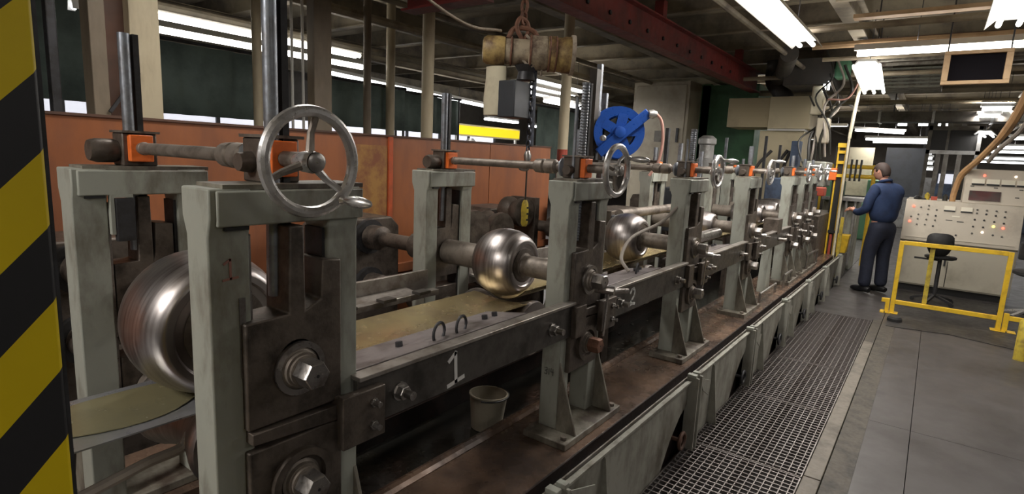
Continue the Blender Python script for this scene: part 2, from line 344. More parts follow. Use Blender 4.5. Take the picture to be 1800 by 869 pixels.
# ================================================================== LIGHT FIXTURES
def fixture(p0, p1, wid, label, tubes=2, m_=None, group='fluorescent ceiling lights', power=None, hang=3.3, sides=True, shade=True):
    p0 = Vector(p0); p1 = Vector(p1); d = (p1-p0).normalized(); s_ = d.cross(Vector((0, 0, 1))).normalized(); L = (p1-p0).length; c = (p0+p1)/2
    t = thing('ceiling_light', label, 'light', c, group)
    h = B()
    if shade:
        a = [(-wid/2, 0.0), (-wid/2+0.004, 0.0), (-wid*0.28, 0.06), (wid*0.28, 0.06), (wid/2-0.004, 0.0), (wid/2, 0.0), (wid*0.3, 0.08), (-wid*0.3, 0.08)]
        v = []
        for q in (p0, p1): v += [q + s_*u + Vector((0, 0, w_)) for u, w_ in a]
        n = len(a); h.add(v, [tuple(range(n)), tuple(range(2*n-1, n-1, -1))] + [(i, i+n, (i+1) % n+n, (i+1) % n) for i in range(n)])
    else:
        h.bar(p0+Vector((0, 0, 0.055)), p1+Vector((0, 0, 0.055)), wid*0.5, 0.05)
    part('housing', h, M['fixture'], t)
    for k in range(tubes):
        off = s_*((k-(tubes-1)/2)*wid*0.42)
        zt_ = Vector((0, 0, 0.02 if shade else 0.0))
        part('tube', B().cyl(p0+off+d*0.03+zt_, p1+off-d*0.03+zt_, 0.019 if shade else 0.028, n=8), m_ or M['tube'], t)
    for e in (0.2, 0.8):
        q = p0+(p1-p0)*e; part('hanger', B().cyl((q.x, q.y, q.z+0.08), (q.x, q.y, hang+0.005), 0.004, n=5), M['bar'], t)
    if power:
        ld = bpy.data.lights.new('lamp', 'AREA'); ld.shape = 'RECTANGLE'; ld.size = L*0.96; ld.size_y = wid*0.8; ld.energy = power*LAMP; ld.color = (1.0, 0.945, 0.895)
        lo = bpy.data.objects.new('lamp', ld); col.objects.link(lo)
        x = d; z = Vector((0, 0, 1)); y = z.cross(x)
        lo.matrix_world = Matrix(((x.x, y.x, z.x, c.x), (x.y, y.y, z.y, c.y), (x.z, y.z, z.z, c.z-0.004), (0, 0, 0, 1)))
        # second lamp added above the housing to brighten the ceiling
        lu = ld.copy(); lu.energy = ld.energy*0.20; lu.size_y = wid*0.3; uo = bpy.data.objects.new('lamp', lu); col.objects.link(uo)
        uo.matrix_world = Matrix(((x.x, -y.x, -z.x, c.x), (x.y, -y.y, -z.y, c.y), (x.z, -y.z, -z.z, c.z+0.09), (0, 0, 0, 1)))
    return t
G_FL = None
fixture((3.4, 1.13, 2.7), (6.0, 1.13, 2.7), 0.26, 'long white fluorescent fixture hung above the mill line', 2, power=55, group=None)
fixture((6.45, 0.80, 2.70), (6.45, -1.65, 2.70), 0.10, 'slim fluorescent light running crosswise above the console', 1, power=35, group=None, shade=False)
fixture((3.6, -0.27, 2.7), (5.75, -0.27, 2.7), 0.28, 'white box fluorescent fixture at the top right corner', 2, power=26, group=None)
fixture((6.9, 0.73, 2.64), (9.35, 0.85, 2.64), 0.26, 'very bright twin-tube light beside the white pole', 3, power=40, group=None)
fixture((16.0, 1.76, 2.56), (16.0, 0.72, 2.50), 0.12, 'distant crosswise tube light beyond the white pole, the upper one', 1, m_=M['tubefar'], power=45, group=None, shade=False)
fixture((15.8, 1.50, 2.34), (15.8, 0.17, 2.34), 0.12, 'distant crosswise tube light above the grey screen, the lower one', 1, m_=M['tubefar'], power=45, group=None, shade=False)
fixture((21.0, 1.78, 2.50), (21.0, 0.25, 2.50), 0.12, 'dim thin tube light just above the grey screen', 1, m_=M['tubefar'], group=None, shade=False)
for (y, nm) in [(0.95, 'leftmost'), (0.55, 'middle'), (0.18, 'rightmost')]:
    fixture((16.4, y, 2.72), (16.4, y-0.24, 2.72), 0.16, '%s of the row of three small far lights' % nm, 1, m_=M['tubefar'], group='row of three small far lights', shade=False)
fixture((13.2, -0.56, 2.34), (14.5, -0.70, 2.34), 0.3, 'bright far light right of centre between ceiling girders', 2, m_=M['tubefar'], power=20, group=None)
FAR = [(12.5, -0.42, -0.85, 2.72, 'short far light under the hanging timber frame'), (12.5, -0.38, -0.72, 2.60, 'short far light just below the one under the timber frame'), (14.5, -0.98, -2.4, 2.34, 'highest far light at the right edge behind the hoses'),
       (17.5, -1.0, -2.6, 2.28, 'second highest far light behind the hoses at right'), (20, -1.0, -3.2, 2.26, 'third far light down behind the hoses at right'), (23, -0.9, -3.4, 2.16, 'fourth far light down behind the hoses at right'),
       (26, -0.9, -3.6, 2.10, 'lowest far light above the instrument box'), (17.2, 0.42, 0.16, 2.10, 'uppermost of the stacked small lights beside the grey screen'), (17.6, 0.42, 0.14, 1.98, 'second of the stacked small lights beside the grey screen'),
       (18.0, 0.42, 0.12, 1.86, 'third of the stacked small lights beside the grey screen'), (18.4, 0.42, 0.10, 1.72, 'lowest of the stacked small lights beside the grey screen')]
for (x, y0, y1, z, lab) in FAR:
    fixture((x, y0, z), (x, y1, z), 0.14, lab, 2, m_=M['tubefar'], group='distant lights over the far shop floor', shade=False, power=80 if (z > 2.2 and x < 24) else None)
for (x, y, p, nm) in [(12.5, 3.4, 60, 'behind the cream hood'), (18.5, 3.4, 80, 'far behind the cream hood'), (12.5, -3.2, 50, 'far right beyond the console'), (25.0, -5.5, 90, 'in the far right corner'), (27.0, 5.0, 90, 'in the far left corner')]:  # fixtures added out of view to lift the dark far end
    fixture((x, y, 2.8), (x, y-1.2, 2.8), 0.28, 'added far light ' + nm, 2, m_=M['tubefar'], power=p, group='far lights added out of the line of sight')
# beyond the curtains
fixture((1.9, 6.6, 2.84), (5.2, 6.6, 2.84), 0.22, 'long tube light above the curtain at left, upper one', 2, m_=M['tube'], power=32, group=None, shade=False)
fixture((1.7, 6.0, 2.60), (4.8, 6.0, 2.60), 0.16, 'long tube light above the curtain at left, lower one', 1, m_=M['tube'], power=24, group=None, shade=False)
fixture((5.6, 8.0, 2.76), (9.6, 8.0, 2.60), 0.14, 'thin light line above the middle curtain', 1, m_=M['tubefar'], power=25, group=None, shade=False)
fixture((1.28, 4.4, 2.36), (1.32, 4.4, 2.36), 0.10, 'tiny bright lamp behind the wide column at left', 1, m_=M['tubefar'], group=None, hang=3.05)
for k, (x, y, z) in enumerate([(7.2, 5.2, 2.75), (8.0, 6.0, 2.8), (9.2, 6.6, 2.8), (8.4, 5.6, 2.55)]):
    fixture((x, y, z), (x+2.0, y+0.05, z), 0.3, 'tube light in the cluster behind the hanging hoist, %s' % ['nearest', 'highest', 'farthest', 'lowest'][k], 2, m_=M['tubefar'], power=22, group='light cluster behind the hoist', shade=(k != 3))
for (x, y, nm) in [(11.0, 9.1, 'left'), (13.6, 9.6, 'right')]:
    fixture((x, y, 2.44), (x+1.3, y, 2.44), 0.25, 'tube light over the yellow banner, the %s one' % nm, 2, m_=M['tubefar'], power=20, group='lights by the far yellow banner', shade=False)
# unseen fixtures added over and behind the camera for fill light
for (x, y, p, nm) in [(-1.7, 1.5, 74, 'over the mill entry'), (-1.9, -0.9, 20, 'behind the viewer'), (0.9, -2.6, 10, 'right of the viewer'), (4.9, -2.6, 22, 'over the floor right of the console'), (1.6, 2.4, 14, 'over the rear of the first stands')]:
    fixture((x-0.6, y, 2.75), (x+0.6, y, 2.75), 0.28, 'added unseen fluorescent light ' + nm, 2, power=p, group='unseen lights added for fill')

# ================================================================== FOREGROUND STRIPED POST
px0, px1, py0, py1 = 0.035, 0.187, 0.75, 0.90
STRIPE0 = 1.504 + 1.07*0.0    # object origin is the base centre of the post
ox, oy = (px0+px1)/2, (py0+py1)/2
STRIPE0 = 1.504 - 1.07*((px1-ox) + (py0-oy))
M['stripes'] = stripe_material()
t = thing('striped_post', 'black and yellow hazard-striped square post in the left foreground', 'post', (ox, oy, 0))
part('tube_post', B().box(px0, px1, py0, py1, 0.0, 3.06), M['stripes'], t, 0.004)
part('foot_plate', B().box(px0-0.05, px1+0.05, py0-0.05, py1+0.05, 0.0, 0.012), M['bar'], t)
part('edge_trim', B().box(px1-0.001, px1+0.003, py0+0.002, py0+0.03, 0.02, 3.05), M['bar'], t)

# ================================================================== MILL BED
bed = thing('mill_bed', 'long steel bed of the roll forming mill with pale guard panels', 'machine bed', (3, 1.6, -0.3))
ZB = 0.42
part('front_ledge', B().box(-0.5, 9.2, 1.02, 1.36, ZB-0.05, ZB), M['deck'], bed, 0.003)
part('rear_ledge', B().box(-0.5, 9.2, 1.90, 2.30, ZB-0.05, ZB), M['deck'], bed, 0.003)
part('coolant_pan', B().box(-0.5, 9.2, 1.36, 1.90, 0.24, 0.27), M['pool'], bed)
part('pan_lip', B().tube([(-0.5, 1.385, ZB-0.005), (9.2, 1.385, ZB-0.005)], 0.028, 10), M['deck'], bed)
part('front_beam', B().box(-0.5, 9.2, 1.005, 1.04, -0.3, ZB-0.05).box(-0.5, 9.2, 1.345, 1.36, 0.25, ZB-0.05).box(-0.5, 9.2, 1.88, 1.90, 0.25, ZB-0.05), M['gutter'], bed)
part('gutter', B().box(-0.5, 9.2, 0.975, 1.012, 0.30, 0.34), M['gutter'], bed)
part('gutter_rail', B().box(-0.5, 9.2, 0.975, 0.981, 0.34, ZB-0.012), M['railtop'], bed)
part('gutter_wall', B().box(-0.5, 9.2, 1.012, 1.02, 0.34, ZB+0.003), M['gutter'], bed)
xs = [-0.5, 1.62, 3.06, 4.28, 5.45, 6.6, 7.7, 9.0]
for i in range(len(xs)-1):
    a, b_ = xs[i]+0.035, xs[i+1]-0.035
    # plate with a cut-away lower corner beside the post
    poly = [(a, -0.02), (b_-0.34, -0.02), (b_-0.22, 0.13), (b_-0.10, 0.22), (b_, 0.26), (b_, ZB-0.02), (a, ZB-0.02)]
    part('guard_panel', B().prism(poly, 'y', 0.958, 0.968), M['panel'], bed, 0.002)
    part('panel_flange', B().box(a, b_, 0.940, 0.958, ZB-0.026, ZB-0.016), M['panel'], bed)
    part('valve_handle', B().torus((b_-0.13, 0.925, 0.10), (0, 1, 0), 0.045, 0.010, 14, 6).cyl((b_-0.13, 0.925, 0.10), (b_-0.13, 1.0, 0.10), 0.012, n=8), M['darkcol'] if i == 1 else M['bar'], bed)
    part('drip_flap', B().prism([(b_+0.10, ZB-0.03), (b_+0.30, ZB-0.10), (b_+0.28, ZB-0.19), (b_+0.16, ZB-0.12)], 'y', 0.925, 0.931), M['panel'], bed)
    part('gusset_plate', B().prism([(0.958, -0.02), (0.90, -0.02), (0.945, ZB-0.05), (0.958, ZB-0.03)], 'x', a+0.35, a+0.356), M['panel'], bed)
for x in xs[1:]:
    part('panel_post', B().box(x-0.035, x-0.022, 0.905, 0.972, -0.3, ZB).box(x+0.022, x+0.035, 0.905, 0.972, -0.3, ZB).box(x-0.022, x+0.022, 0.955, 0.972, -0.3, ZB-0.01), M['panel'], bed, 0.0015)
    part('post_cap', B().cbox((x-0.025, 0.945, ZB+0.008), 0.034, 0.05, 0.018).cbox((x+0.03, 0.94, ZB+0.008), 0.03, 0.04, 0.018), M['paint'], bed, 0.002)
# kick strip between panels and grating
part('kick_strip', B().box(-0.5, 7.2, 0.955, 0.972, -0.3, -0.02), M['gutter'], bed)

# ================================================================== FLOOR GRATING
def bars_mesh():
    me1 = B().box(-0.0035, 0.0035, -0.29, 0.29, -0.012, 0.001).mesh('cross_bar', (0, 0, 0), 0); me1.materials.append(M['grate'])
    me2 = B().box(-0.48, 0.48, -0.0025, 0.0025, -0.022, 0.0).mesh('bearing_bar', (0, 0, 0), 0); me2.materials.append(M['grate'])
    return me1, me2
mc, mb_ = bars_mesh()
for k in range(6):
    x0 = 1.14 + k*0.997; xc = x0+0.4985
    if k < 1 and False: continue
    nm = ['nearest steel floor grating panel, at the bottom of the frame', 'second steel floor grating panel from the viewer', 'third steel floor grating panel from the viewer', 'fourth floor grating panel, beside the second and third guard posts', 'fifth floor grating panel along the walkway', 'farthest floor grating panel, nearest the worker'][k]
    t = thing('floor_grating', nm, 'grating', (xc, 0.658, -0.03), 'walkway grating panels')
    part('frame', B().box(xc-0.494, xc-0.488, 0.362, 0.952, -0.03, 0).box(xc+0.488, xc+0.494, 0.362, 0.952, -0.03, 0).box(xc-0.488, xc+0.488, 0.362, 0.368, -0.03, 0).box(xc-0.488, xc+0.488, 0.946, 0.952, -0.03, 0), M['grate'], t)
    for i in range(24):
        o = bpy.data.objects.new('cross_bar', mc); col.objects.link(o); o.parent = t; o.location = (-0.46+i*0.04, 0, 0.03)
    for i in range(15):
        o = bpy.data.objects.new('bearing_bar', mb_); col.objects.link(o); o.parent = t; o.location = (0, -0.266+i*0.038, 0.03)
struct('plate', B().box(7.125, 7.178, 0.36, 0.955, -0.3, 0.0), M['concrete'], fl)

# ================================================================== ROLL STANDS
YF0, YF1 = 1.16, 1.25      # front housing
YR0, YR1 = 1.96, 2.05      # rear housing
YC = 1.60
ZT = 1.505
ZU, ZL = 1.095, 0.815      # roll axes
HW = 0.165                 # half width along the line
HWS = 0.185                # the first stand is a little wider
def strokes(b, lines, o, s_, wid, yn=-1, rot=0):
    """brush strokes on a plane normal to y: lines of (x,z)"""
    for ln in lines:
        pts = [(o[0]+(p[0]*math.cos(rot)-p[1]*math.sin(rot))*s_, o[1], o[2]+(p[0]*math.sin(rot)+p[1]*math.cos(rot))*s_) for p in ln]
        for a, c in zip(pts[:-1], pts[1:]):
            d = Vector(c)-Vector(a); e = d.normalized()*wid*0.3
            b.bar(Vector(a)-e, Vector(c)+e, 0.0016, wid, up=(d.cross(Vector((0, 1, 0)))).normalized())
ONE = [[(-0.28, 0.30), (0.02, 0.5), (0.02, -0.48)], [(-0.35, -0.5), (0.38, -0.42)]]
TWO = [[(-0.30, 0.28), (-0.15, 0.46), (0.12, 0.48), (0.28, 0.30), (0.22, 0.05), (-0.1, -0.2), (-0.32, -0.45), (0.02, -0.40), (0.36, -0.46)]]
def ring_part(name, c, ro, ri, y0, y1, m_, parent, n=24):
    """ring around the y axis"""
    b = B(); v = []; f = []
    for (y, r) in ((y0, ro), (y0, ri), (y1, ri), (y1, ro)):
        for k in range(n):
            a = 2*PI*k/n; v.append((c[0]+math.cos(a)*r, y, c[1]+math.sin(a)*r))
    for j in range(4):
        j2 = (j+1) % 4
        for k in range(n):
            k2 = (k+1) % n; f.append((j*n+k, j*n+k2, j2*n+k2, j2*n+k))
    b.add(v, f); return part(name, b, m_, parent)

def housing(t, x, y0, y1, front, lod):
    HW = HWS if x < 1 else 0.165
    PW = 0.088 if x < 1 else 0.078
    s_ = -1 if front else 1       # outward side
    yo = y0 if front else y1
    bv = 0.004 if lod < 2 else 0
    for sx in (-1, 1):
        xo = x+sx*HW; xi = x+sx*(HW-PW)
        a, b_ = min(xo, xi), max(xo, xi)
        # post, flared at the head to carry the cross beam
        poly = [(y0, ZB+0.03), (y1, ZB+0.03), (y1, ZT-0.10), (y1+0.016, ZT-0.06), (y1+0.016, ZT), (y0-0.012, ZT), (y0-0.012, ZT-0.06), (y0, ZT-0.10)]
        part('post', B().prism(poly, 'x', a, b_ if not (front and sx > 0) else b_), M['paint'], t, bv)
        # foot gusset
        g0 = yo; g1 = yo + s_*0.095
        xg = xo - sx*0.012
        part('gusset', B().prism([(g0, ZB+0.03), (g1, ZB+0.03), (g1-s_*0.012, ZB+0.07), (g0, ZB+0.33)], 'x', min(xo, xg), max(xo, xg)), M['paint_low'], t, bv/2)
    part('cross_beam', B().box(x-HW+0.014, x+HW+0.006, y0-0.018, y1+0.022, ZT-0.078, ZT-0.004), M['paint'], t, bv)
    part('slot', B().box(x-HW+0.03, x-HW+PW-0.008, y0-0.016, y0-0.001, ZT-0.086, ZT-0.0785), M['black'], t)
    part('beam_cap', B().box(x-HW+0.03, x+HW+0.010, y0-0.010, y1+0.012, ZT-0.003, ZT+0.008), M['paint_low'], t)
    base = B().box(x-0.25, x+0.25, y0-0.10 if front else y0-0.02, y1+0.02 if front else y1+0.10, ZB, ZB+0.03)
    bp = part('base_plate', base, M['paint_low'], t, bv)
    if front:
        for bx in (-0.215, 0.215):
            for by in (y0-0.07, y1):
                part('bolt', B().hexnut((x+bx, by, ZB+0.03), (0, 0, 1), 0.014, 0.014), M['shaft'], bp)
    # inner wear strips
    part('wear_strip', B().box(x-HW+PW, x-HW+PW+0.008, y0+0.01, y1-0.01, ZB+0.3, ZT-0.10), M['machined'], t)
    part('wear_strip', B().box(x+HW-PW-0.008, x+HW-PW, y0+0.01, y1-0.01, ZB+0.3, ZT-0.10), M['bar'], t)

def chock(t, x, z, y0, y1, front, upper, lod):
    s_ = -1 if front else 1
    hx = 0.122 if front else 0.085
    yo = y0 if front else y1
    z0, z1 = z-0.128, z+0.125
    if not upper: z0, z1 = z-0.12, z+0.10
    b = B().box(x-hx, x+hx, y0, y1, z0, z1)
    if upper:
        b = B().prism([(x-hx, z0), (x+hx, z0), (x+hx, z1+0.11), (x+hx-0.052, z1+0.115), (x+hx-0.056, z1+0.02), (x+0.024, z1), (x+0.022, z1+0.20), (x-0.014, z1+0.20), (x-0.018, z1-0.002), (x-hx, z1-0.006)], 'y', y0, y1)
    c = part('bearing_block', b, M['oily'], t, 0.004 if lod < 2 else 0)
    if not front: return c
    n = 28 if lod < 2 else 14
    if upper:
        ring_part('bearing_collar', (x+0.002, z-0.01), 0.064, 0.050, yo-0.012, yo+0.005, M['machined'], t, n)
    else:
        ring_part('bearing_collar', (x+0.002, z-0.01), 0.078, 0.060, yo-0.018, yo+0.005, M['oily'], t, n)
    part('washer', B().lathe([(0, 0.05), (0.012, 0.05), (0.016, 0.044), (0.026, 0.042), (0.026, 0.036), (0.034, 0.036)], (x, yo+0.004, z-0.01), (0, -1, 0), n), M['shaft'], t)
    h = part('shaft_nut', B().hexnut((x, yo-0.028, z-0.01), (0, -1, 0), 0.034, 0.052), M['machined'] if upper else M['rust'] if abs(x-X0[1]) < 0.01 else M['machined'], t)
    part('centre_hole', B().cyl((x, yo-0.0805, z-0.01), (x, yo-0.0795, z-0.01), 0.004, n=8), M['black'], h)
    return c

def handwheel(t, c, r, grip_ang, lod, tilt=0):
    n = 44 if lod < 2 else 22
    hw = part('handwheel', B().lathe([(-0.012, 0.022), (-0.012, 0.018), (0.0, 0.024), (0.03, 0.022), (0.055, 0.016)], (c[0], c[1]-0.006, c[2]), (0, 1, 0), 20), M['chrome'], t)
    part('rim', B().torus(c, (0, 1, 0), r, 0.0125, n, 10), M['chrome'], hw)
    part('hub_cap', B().lathe([(0, 0.021), (0.004, 0.021), (0.006, 0.017), (0.006, 0.006)], (c[0], c[1]-0.017, c[2]), (0, -1, 0), 20), M['machined'], hw)
    for k in range(3):
        a = grip_ang + 0.18 + k*2*PI/3
        e = (c[0]+math.cos(a)*r, c[1], c[2]+math.sin(a)*r); s0 = (c[0]+math.cos(a)*0.018, c[1]+0.008, c[2]+math.sin(a)*0.018)
        mid = tuple((e[i]*0.5+s0[i]*0.5) + (0.010 if i == 1 else 0) for i in range(3))
        part('spoke', B().tube([s0, mid, e], [0.010, 0.008, 0.0075], 8), M['shaft'] if k else M['chrome'], hw)
    g = (c[0]+math.cos(grip_ang)*r, c[1], c[2]+math.sin(grip_ang)*r)
    part('grip', B().lathe([(0, 0.008), (0.012, 0.011), (0.02, 0.007), (0.028, 0.0095), (0.05, 0.0135), (0.075, 0.0125), (0.092, 0.008), (0.098, 0.003)], g, (0.12, -1, -0.05), 14), M['chrome'], hw)

def ball(t, x, lod, rm, hl, re, z=ZU):
    n = 56 if lod == 0 else 40 if lod == 1 else 20
    prof = [(-0.35, 0.066), (-hl-0.02, 0.066), (-hl-0.02, 0.07), (-hl, re*0.75)]
    core = B().lathe([(-0.46, 0.058), (-hl+0.01, 0.060)], (x, YC, z), (0, -1, 0), 24)
    r = part('upper_roll', B().lathe([(-hl, re*0.55), (-hl, re)] + [(hl*math.sin(a)*1.0, re+(rm-re)*(1-(math.sin(a))**2)**0.62) for a in [(-1+2*i/18)*PI/2*0.985 for i in range(19)]] + [(hl, re), (hl+0.001, re*0.9), (hl-0.006, re*0.86), (hl-0.006, re*0.5)], (x, YC-0.01, z), (0, -1, 0), n), M['roll'], t, 0)
    part('rear_shaft', B().cyl((x, YC+hl-0.03, z), (x, YR0+0.005, z), 0.062, n=24), M['shaft'], r)
    part('front_shaft', B().lathe([(0, 0.058), (0.02, 0.058), (0.024, 0.049), (0.34, 0.049)], (x, YC-hl+0.008, z), (0, -1, 0), 24), M['shaft'], r)
    part('lock_ring', B().lathe([(0, re*0.72), (0.006, re*0.72), (0.008, re*0.66)], (x, YC-hl-0.002, z), (0, -1, 0), n), M['oily'], r)
def lower_roll(t, x, lod):
    n = 40 if lod < 2 else 18
    prof = [(-0.19, 0.085), (-0.19, 0.125), (-0.175, 0.130)] + [(-0.16+0.32*i/12, 0.128-0.035*math.sin(PI*i/12)) for i in range(13)] + [(0.175, 0.130), (0.19, 0.125), (0.19, 0.085)]
    r = part('lower_roll', B().lathe(prof, (x, YC, ZL-0.01), (0, -1, 0), n), M['roll'], t)
    part('lower_shaft', B().cyl((x, YF1-0.005, ZL-0.01), (x, YR0+0.005, ZL-0.01), 0.05, n=20), M['shaft'], r)

def stand(i, x, label):
    lod = 0 if i == 0 else 1 if i < 3 else 2
    t = thing('roll_stand', label, 'machine', (x, YC, ZB), 'roll stands along the mill')
    housing(t, x, YF0, YF1, True, lod); housing(t, x, YR0, YR1, False, lod)
    for up, z in ((True, ZU), (False, ZL)):
        chock(t, x, z, YF0-0.02, YF1-0.01, True, up, lod); chock(t, x, z, YR0+0.01, YR1+0.01, False, up, lod)
    part('wedge_plate', B().prism([(x-0.118, 0.936), (x+0.118, 0.918), (x+0.118, 0.958), (x-0.118, 0.963)], 'y', YF0-0.03, YF1-0.03), M['oily'], t, 0.002 if lod < 2 else 0)
    if i == 0: ball(t, x, lod, 0.198, 0.128, 0.152, ZU+0.01)
    elif i < 3: ball(t, x, lod, 0.160, 0.112, 0.112)
    else:
        ball(t, x, lod, 0.115, 0.16, 0.085)
    lower_roll(t, x, lod)
    # screws: a round threaded bar with its shaded side put in as a dark flat bar on each housing
    for (yy, top) in ((1.205, [2.62, 1.905, 1.80, 1.75, 1.72, 1.7, 1.7][i]), (2.0, [1.905, 1.885, 1.79, 1.72, 1.70, 1.68, 1.68][i])):
        fr = yy < 1.5
        prof = [(0, 0.016)]; z = 1.25; L = top-1.25
        N = 2 if lod > 1 else int(L/0.012)
        for k in range(N):
            if L > 1 or lod != 1 or not fr: break
            prof += [(k*0.012+0.003, 0.016), (k*0.012+0.006, 0.0145), (k*0.012+0.009, 0.016)]
        prof += [(L, 0.016)]
        part('adjusting_screw', B().lathe(prof, (x-0.014, yy, 1.25), (0, 0, 1), 14), M['screw'], t)
        part('shaded_side_bar', B().box(x+0.006, x+0.022, yy-0.012, yy+0.012, 1.30, top), M['bar'], t)
        if fr and i in (1, 2):
            part('guide_rod', B().cyl((x+0.05, yy+0.02, ZT), (x+0.05, yy+0.02, top-0.02), 0.009, n=8), M['screw'], t)
            part('guide_rod', B().cyl((x-0.045, yy+0.02, ZT), (x-0.045, yy+0.02, top-0.06), 0.007, n=8), M['screw'], t)
    zs = 1.567 - (0.010 if i else 0)
    # worm boxes
    for (yy, sgn) in ((YF0+0.03, 1), (YR0+0.0, -1)):
        g = part('worm_box', B().box(x-0.045, x+0.05, yy+0.008, yy+0.085, ZT+0.008, zs+0.045), M['oily'], t, 0.004)
        part('orange_plate', B().box(x-0.032, x+0.032, yy-0.014, yy+0.010, zs-0.040, zs+0.040), M['orange'], g, 0.003)
        part('worm_cover', B().lathe([(0, 0.03), (0.02, 0.036), (0.06, 0.036), (0.085, 0.028)] if sgn < 0 else [(0, 0.02), (0.02, 0.024), (0.05, 0.024)], (x-(0.12 if sgn < 0 else 0.075), yy+0.05, zs-0.01), (1, 0, 0), 14), M['oily'], g)
        part('box_lid', B().box(x-0.05, x+0.055, yy-0.005, yy+0.09, zs+0.045, zs+0.052), M['shaft'], g)
    # cross shaft with couplings
    sh = part('cross_shaft', B().cyl((x, YF0-0.11, zs), (x, YR0-0.008, zs), 0.018, n=14), M['shaft'], t)
    part('coupling', B().lathe([(0, 0.02), (0.01, 0.030), (0.05, 0.032), (0.056, 0.025), (0.064, 0.032), (0.11, 0.031), (0.12, 0.02)], (x, YF1+0.20, zs), (0, -1, 0), 16), M['shaft'], sh)
    part('bevel_gear', B().lathe([(0, 0.022), (0.012, 0.042), (0.02, 0.044), (0.034, 0.026), (0.045, 0.038), (0.06, 0.038)], (x, YF1+0.065, zs), (0, -1, 0), 12), M['screw'], sh)
    part('collar', B().lathe([(0, 0.018), (0.02, 0.02), (0.024, 0.016)], (x, YR0-0.012, zs), (0, -1, 0), 14), M['shaft'], sh)
    part('pillow_block', B().prism([(x-0.04, ZT+0.008), (x+0.04, ZT+0.008), (x+0.02, zs+0.018), (x-0.02, zs+0.018)], 'y', YF1-0.03, YF1+0.0), M['paint_low'], sh)
    handwheel(t, (x-(0.012 if i == 0 else 0), YF0-(0.10 if i == 0 else 0.115), zs-0.002), 0.106 if i == 0 else 0.098 if i < 2 else 0.088, [-0.86, 0.55, 0.9, 1.6, 2.2, 0.6, 0.3][i], lod)
    # drive spindles behind the stand
    for z in (ZU, ZL):
        part('drive_spindle', B().lathe([(0, 0.05), (0.06, 0.05), (0.07, 0.07), (0.14, 0.07), (0.15, 0.04), (0.40, 0.04), (0.41, 0.07), (0.505, 0.07)], (x, YR1+0.012, z), (0, 1, 0), 18), M['oily'], t)
    return t
X0 = [0.722, 2.11, 3.43, 4.77, 6.42, 7.08, 7.58]
LAB = ['nearest roll stand with a large chrome handwheel and big barrel roll', 'second roll stand, shiny barrel roll beside it and wheel in front of the blue reel',
       'third roll stand, numbered rail 2 ending at its left post', 'fourth roll stand from the viewer with small handwheel', 'fifth roll stand, in front of the cream hood pedestal',
       'sixth roll stand, close behind the fifth', 'last roll stand, nearest the yellow guard rack']
ST = [stand(i, x, LAB[i]) for i, x in enumerate(X0)]
# marks on the first and second stand
b = B(); strokes(b, ONE, (X0[0]-HWS+0.044, YF0-0.0005, 1.335), 0.043, 0.005)
part('number_mark', b, M['pinkish'], ST[0], label='faded red painted number 1')
b = B(); 
strokes(b, [[(-0.9, 0.4), (-0.5, 0.5), (-0.45, 0.15), (-0.75, 0.0), (-0.45, -0.15), (-0.55, -0.5), (-0.9, -0.45)], [(-0.15, 0.4), (-0.15, -0.5)], [(0.2, 0.5), (0.15, 0.0), (0.6, 0.0)], [(0.5, 0.45), (0.5, -0.5)]], (0, 0, 0), 0.03, 0.003)
b2 = B(); b2.add([(X0[1]-HW-0.0005+p[1], YF0+0.045-p[0], 0.70+p[2]) for p in b.v], b.f)
part('number_mark', b2, M['pencil'], ST[1], label='dark hand-written figures on the post foot')
# side scale strip on the first post and a small window bracket on the rear post
part('side_scale', B().box(X0[0]-HWS+0.060, X0[0]-HWS+0.074, YF0-0.003, YF0+0.001, 1.09, 1.27), M['machined'], ST[0])
part('bracket', B().box(X0[0]-HWS+0.09, X0[0]-HWS+0.10, YR0-0.02, YR0, 1.31, 1.42).box(X0[0]-HWS+0.09, X0[0]-HWS+0.15, YR0-0.02, YR0, 1.42, 1.43), M['paint'], ST[0])
part('stop_block', B().box(X0[0]-HWS+0.102, X0[0]-HWS+0.148, YR0-0.03, YR0-0.005, 1.29, 1.418), M['bar'], ST[0])
# pull rod on stand 2 and 3: pale vertical link from the upper block to the lower one
for i in (1, 2, 3):
    x = X0[i]
    part('link_rod', B().bar((x+0.085, YF0-0.075, 1.03), (x+0.065, YF0-0.075, 0.83), 0.014, 0.005), M['machined'], ST[i])
    part('lock_lever', B().cyl((x+0.02, YF0-0.10, 1.045), (x+0.16, YF0-0.13, 1.03), 0.011, n=10).cyl((x+0.01, YF0-0.05, 1.05), (x+0.03, YF0-0.13, 1.05), 0.018, n=10), M['machined'], ST[i])

# short side-roll posts between stands 4 and 5
for k, x in enumerate((5.72, 6.75)):
    t = thing('side_roll_post', ['short green-grey side-roll post between the fourth and fifth stands', 'short green-grey side-roll post between the fifth and sixth stands'][k], 'machine', (x, 1.2, ZB), 'side-roll posts')
    part('post', B().prism([(x-0.10, ZB), (x+0.10, ZB), (x+0.05, 0.85), (x+0.045, 1.06), (x-0.045, 1.06), (x-0.05, 0.85)], 'y', 1.17, 1.24), M['paint'], t, 0.003)
    part('head_block', B().box(x-0.07, x+0.11, 1.12, 1.25, 0.98, 1.12), M['oily'], t, 0.004)
    part('tie_rod', B().cyl((x+0.02, 1.05, 0.93), (x+0.02, 1.45, 0.93), 0.014, n=10), M['machined'], t)

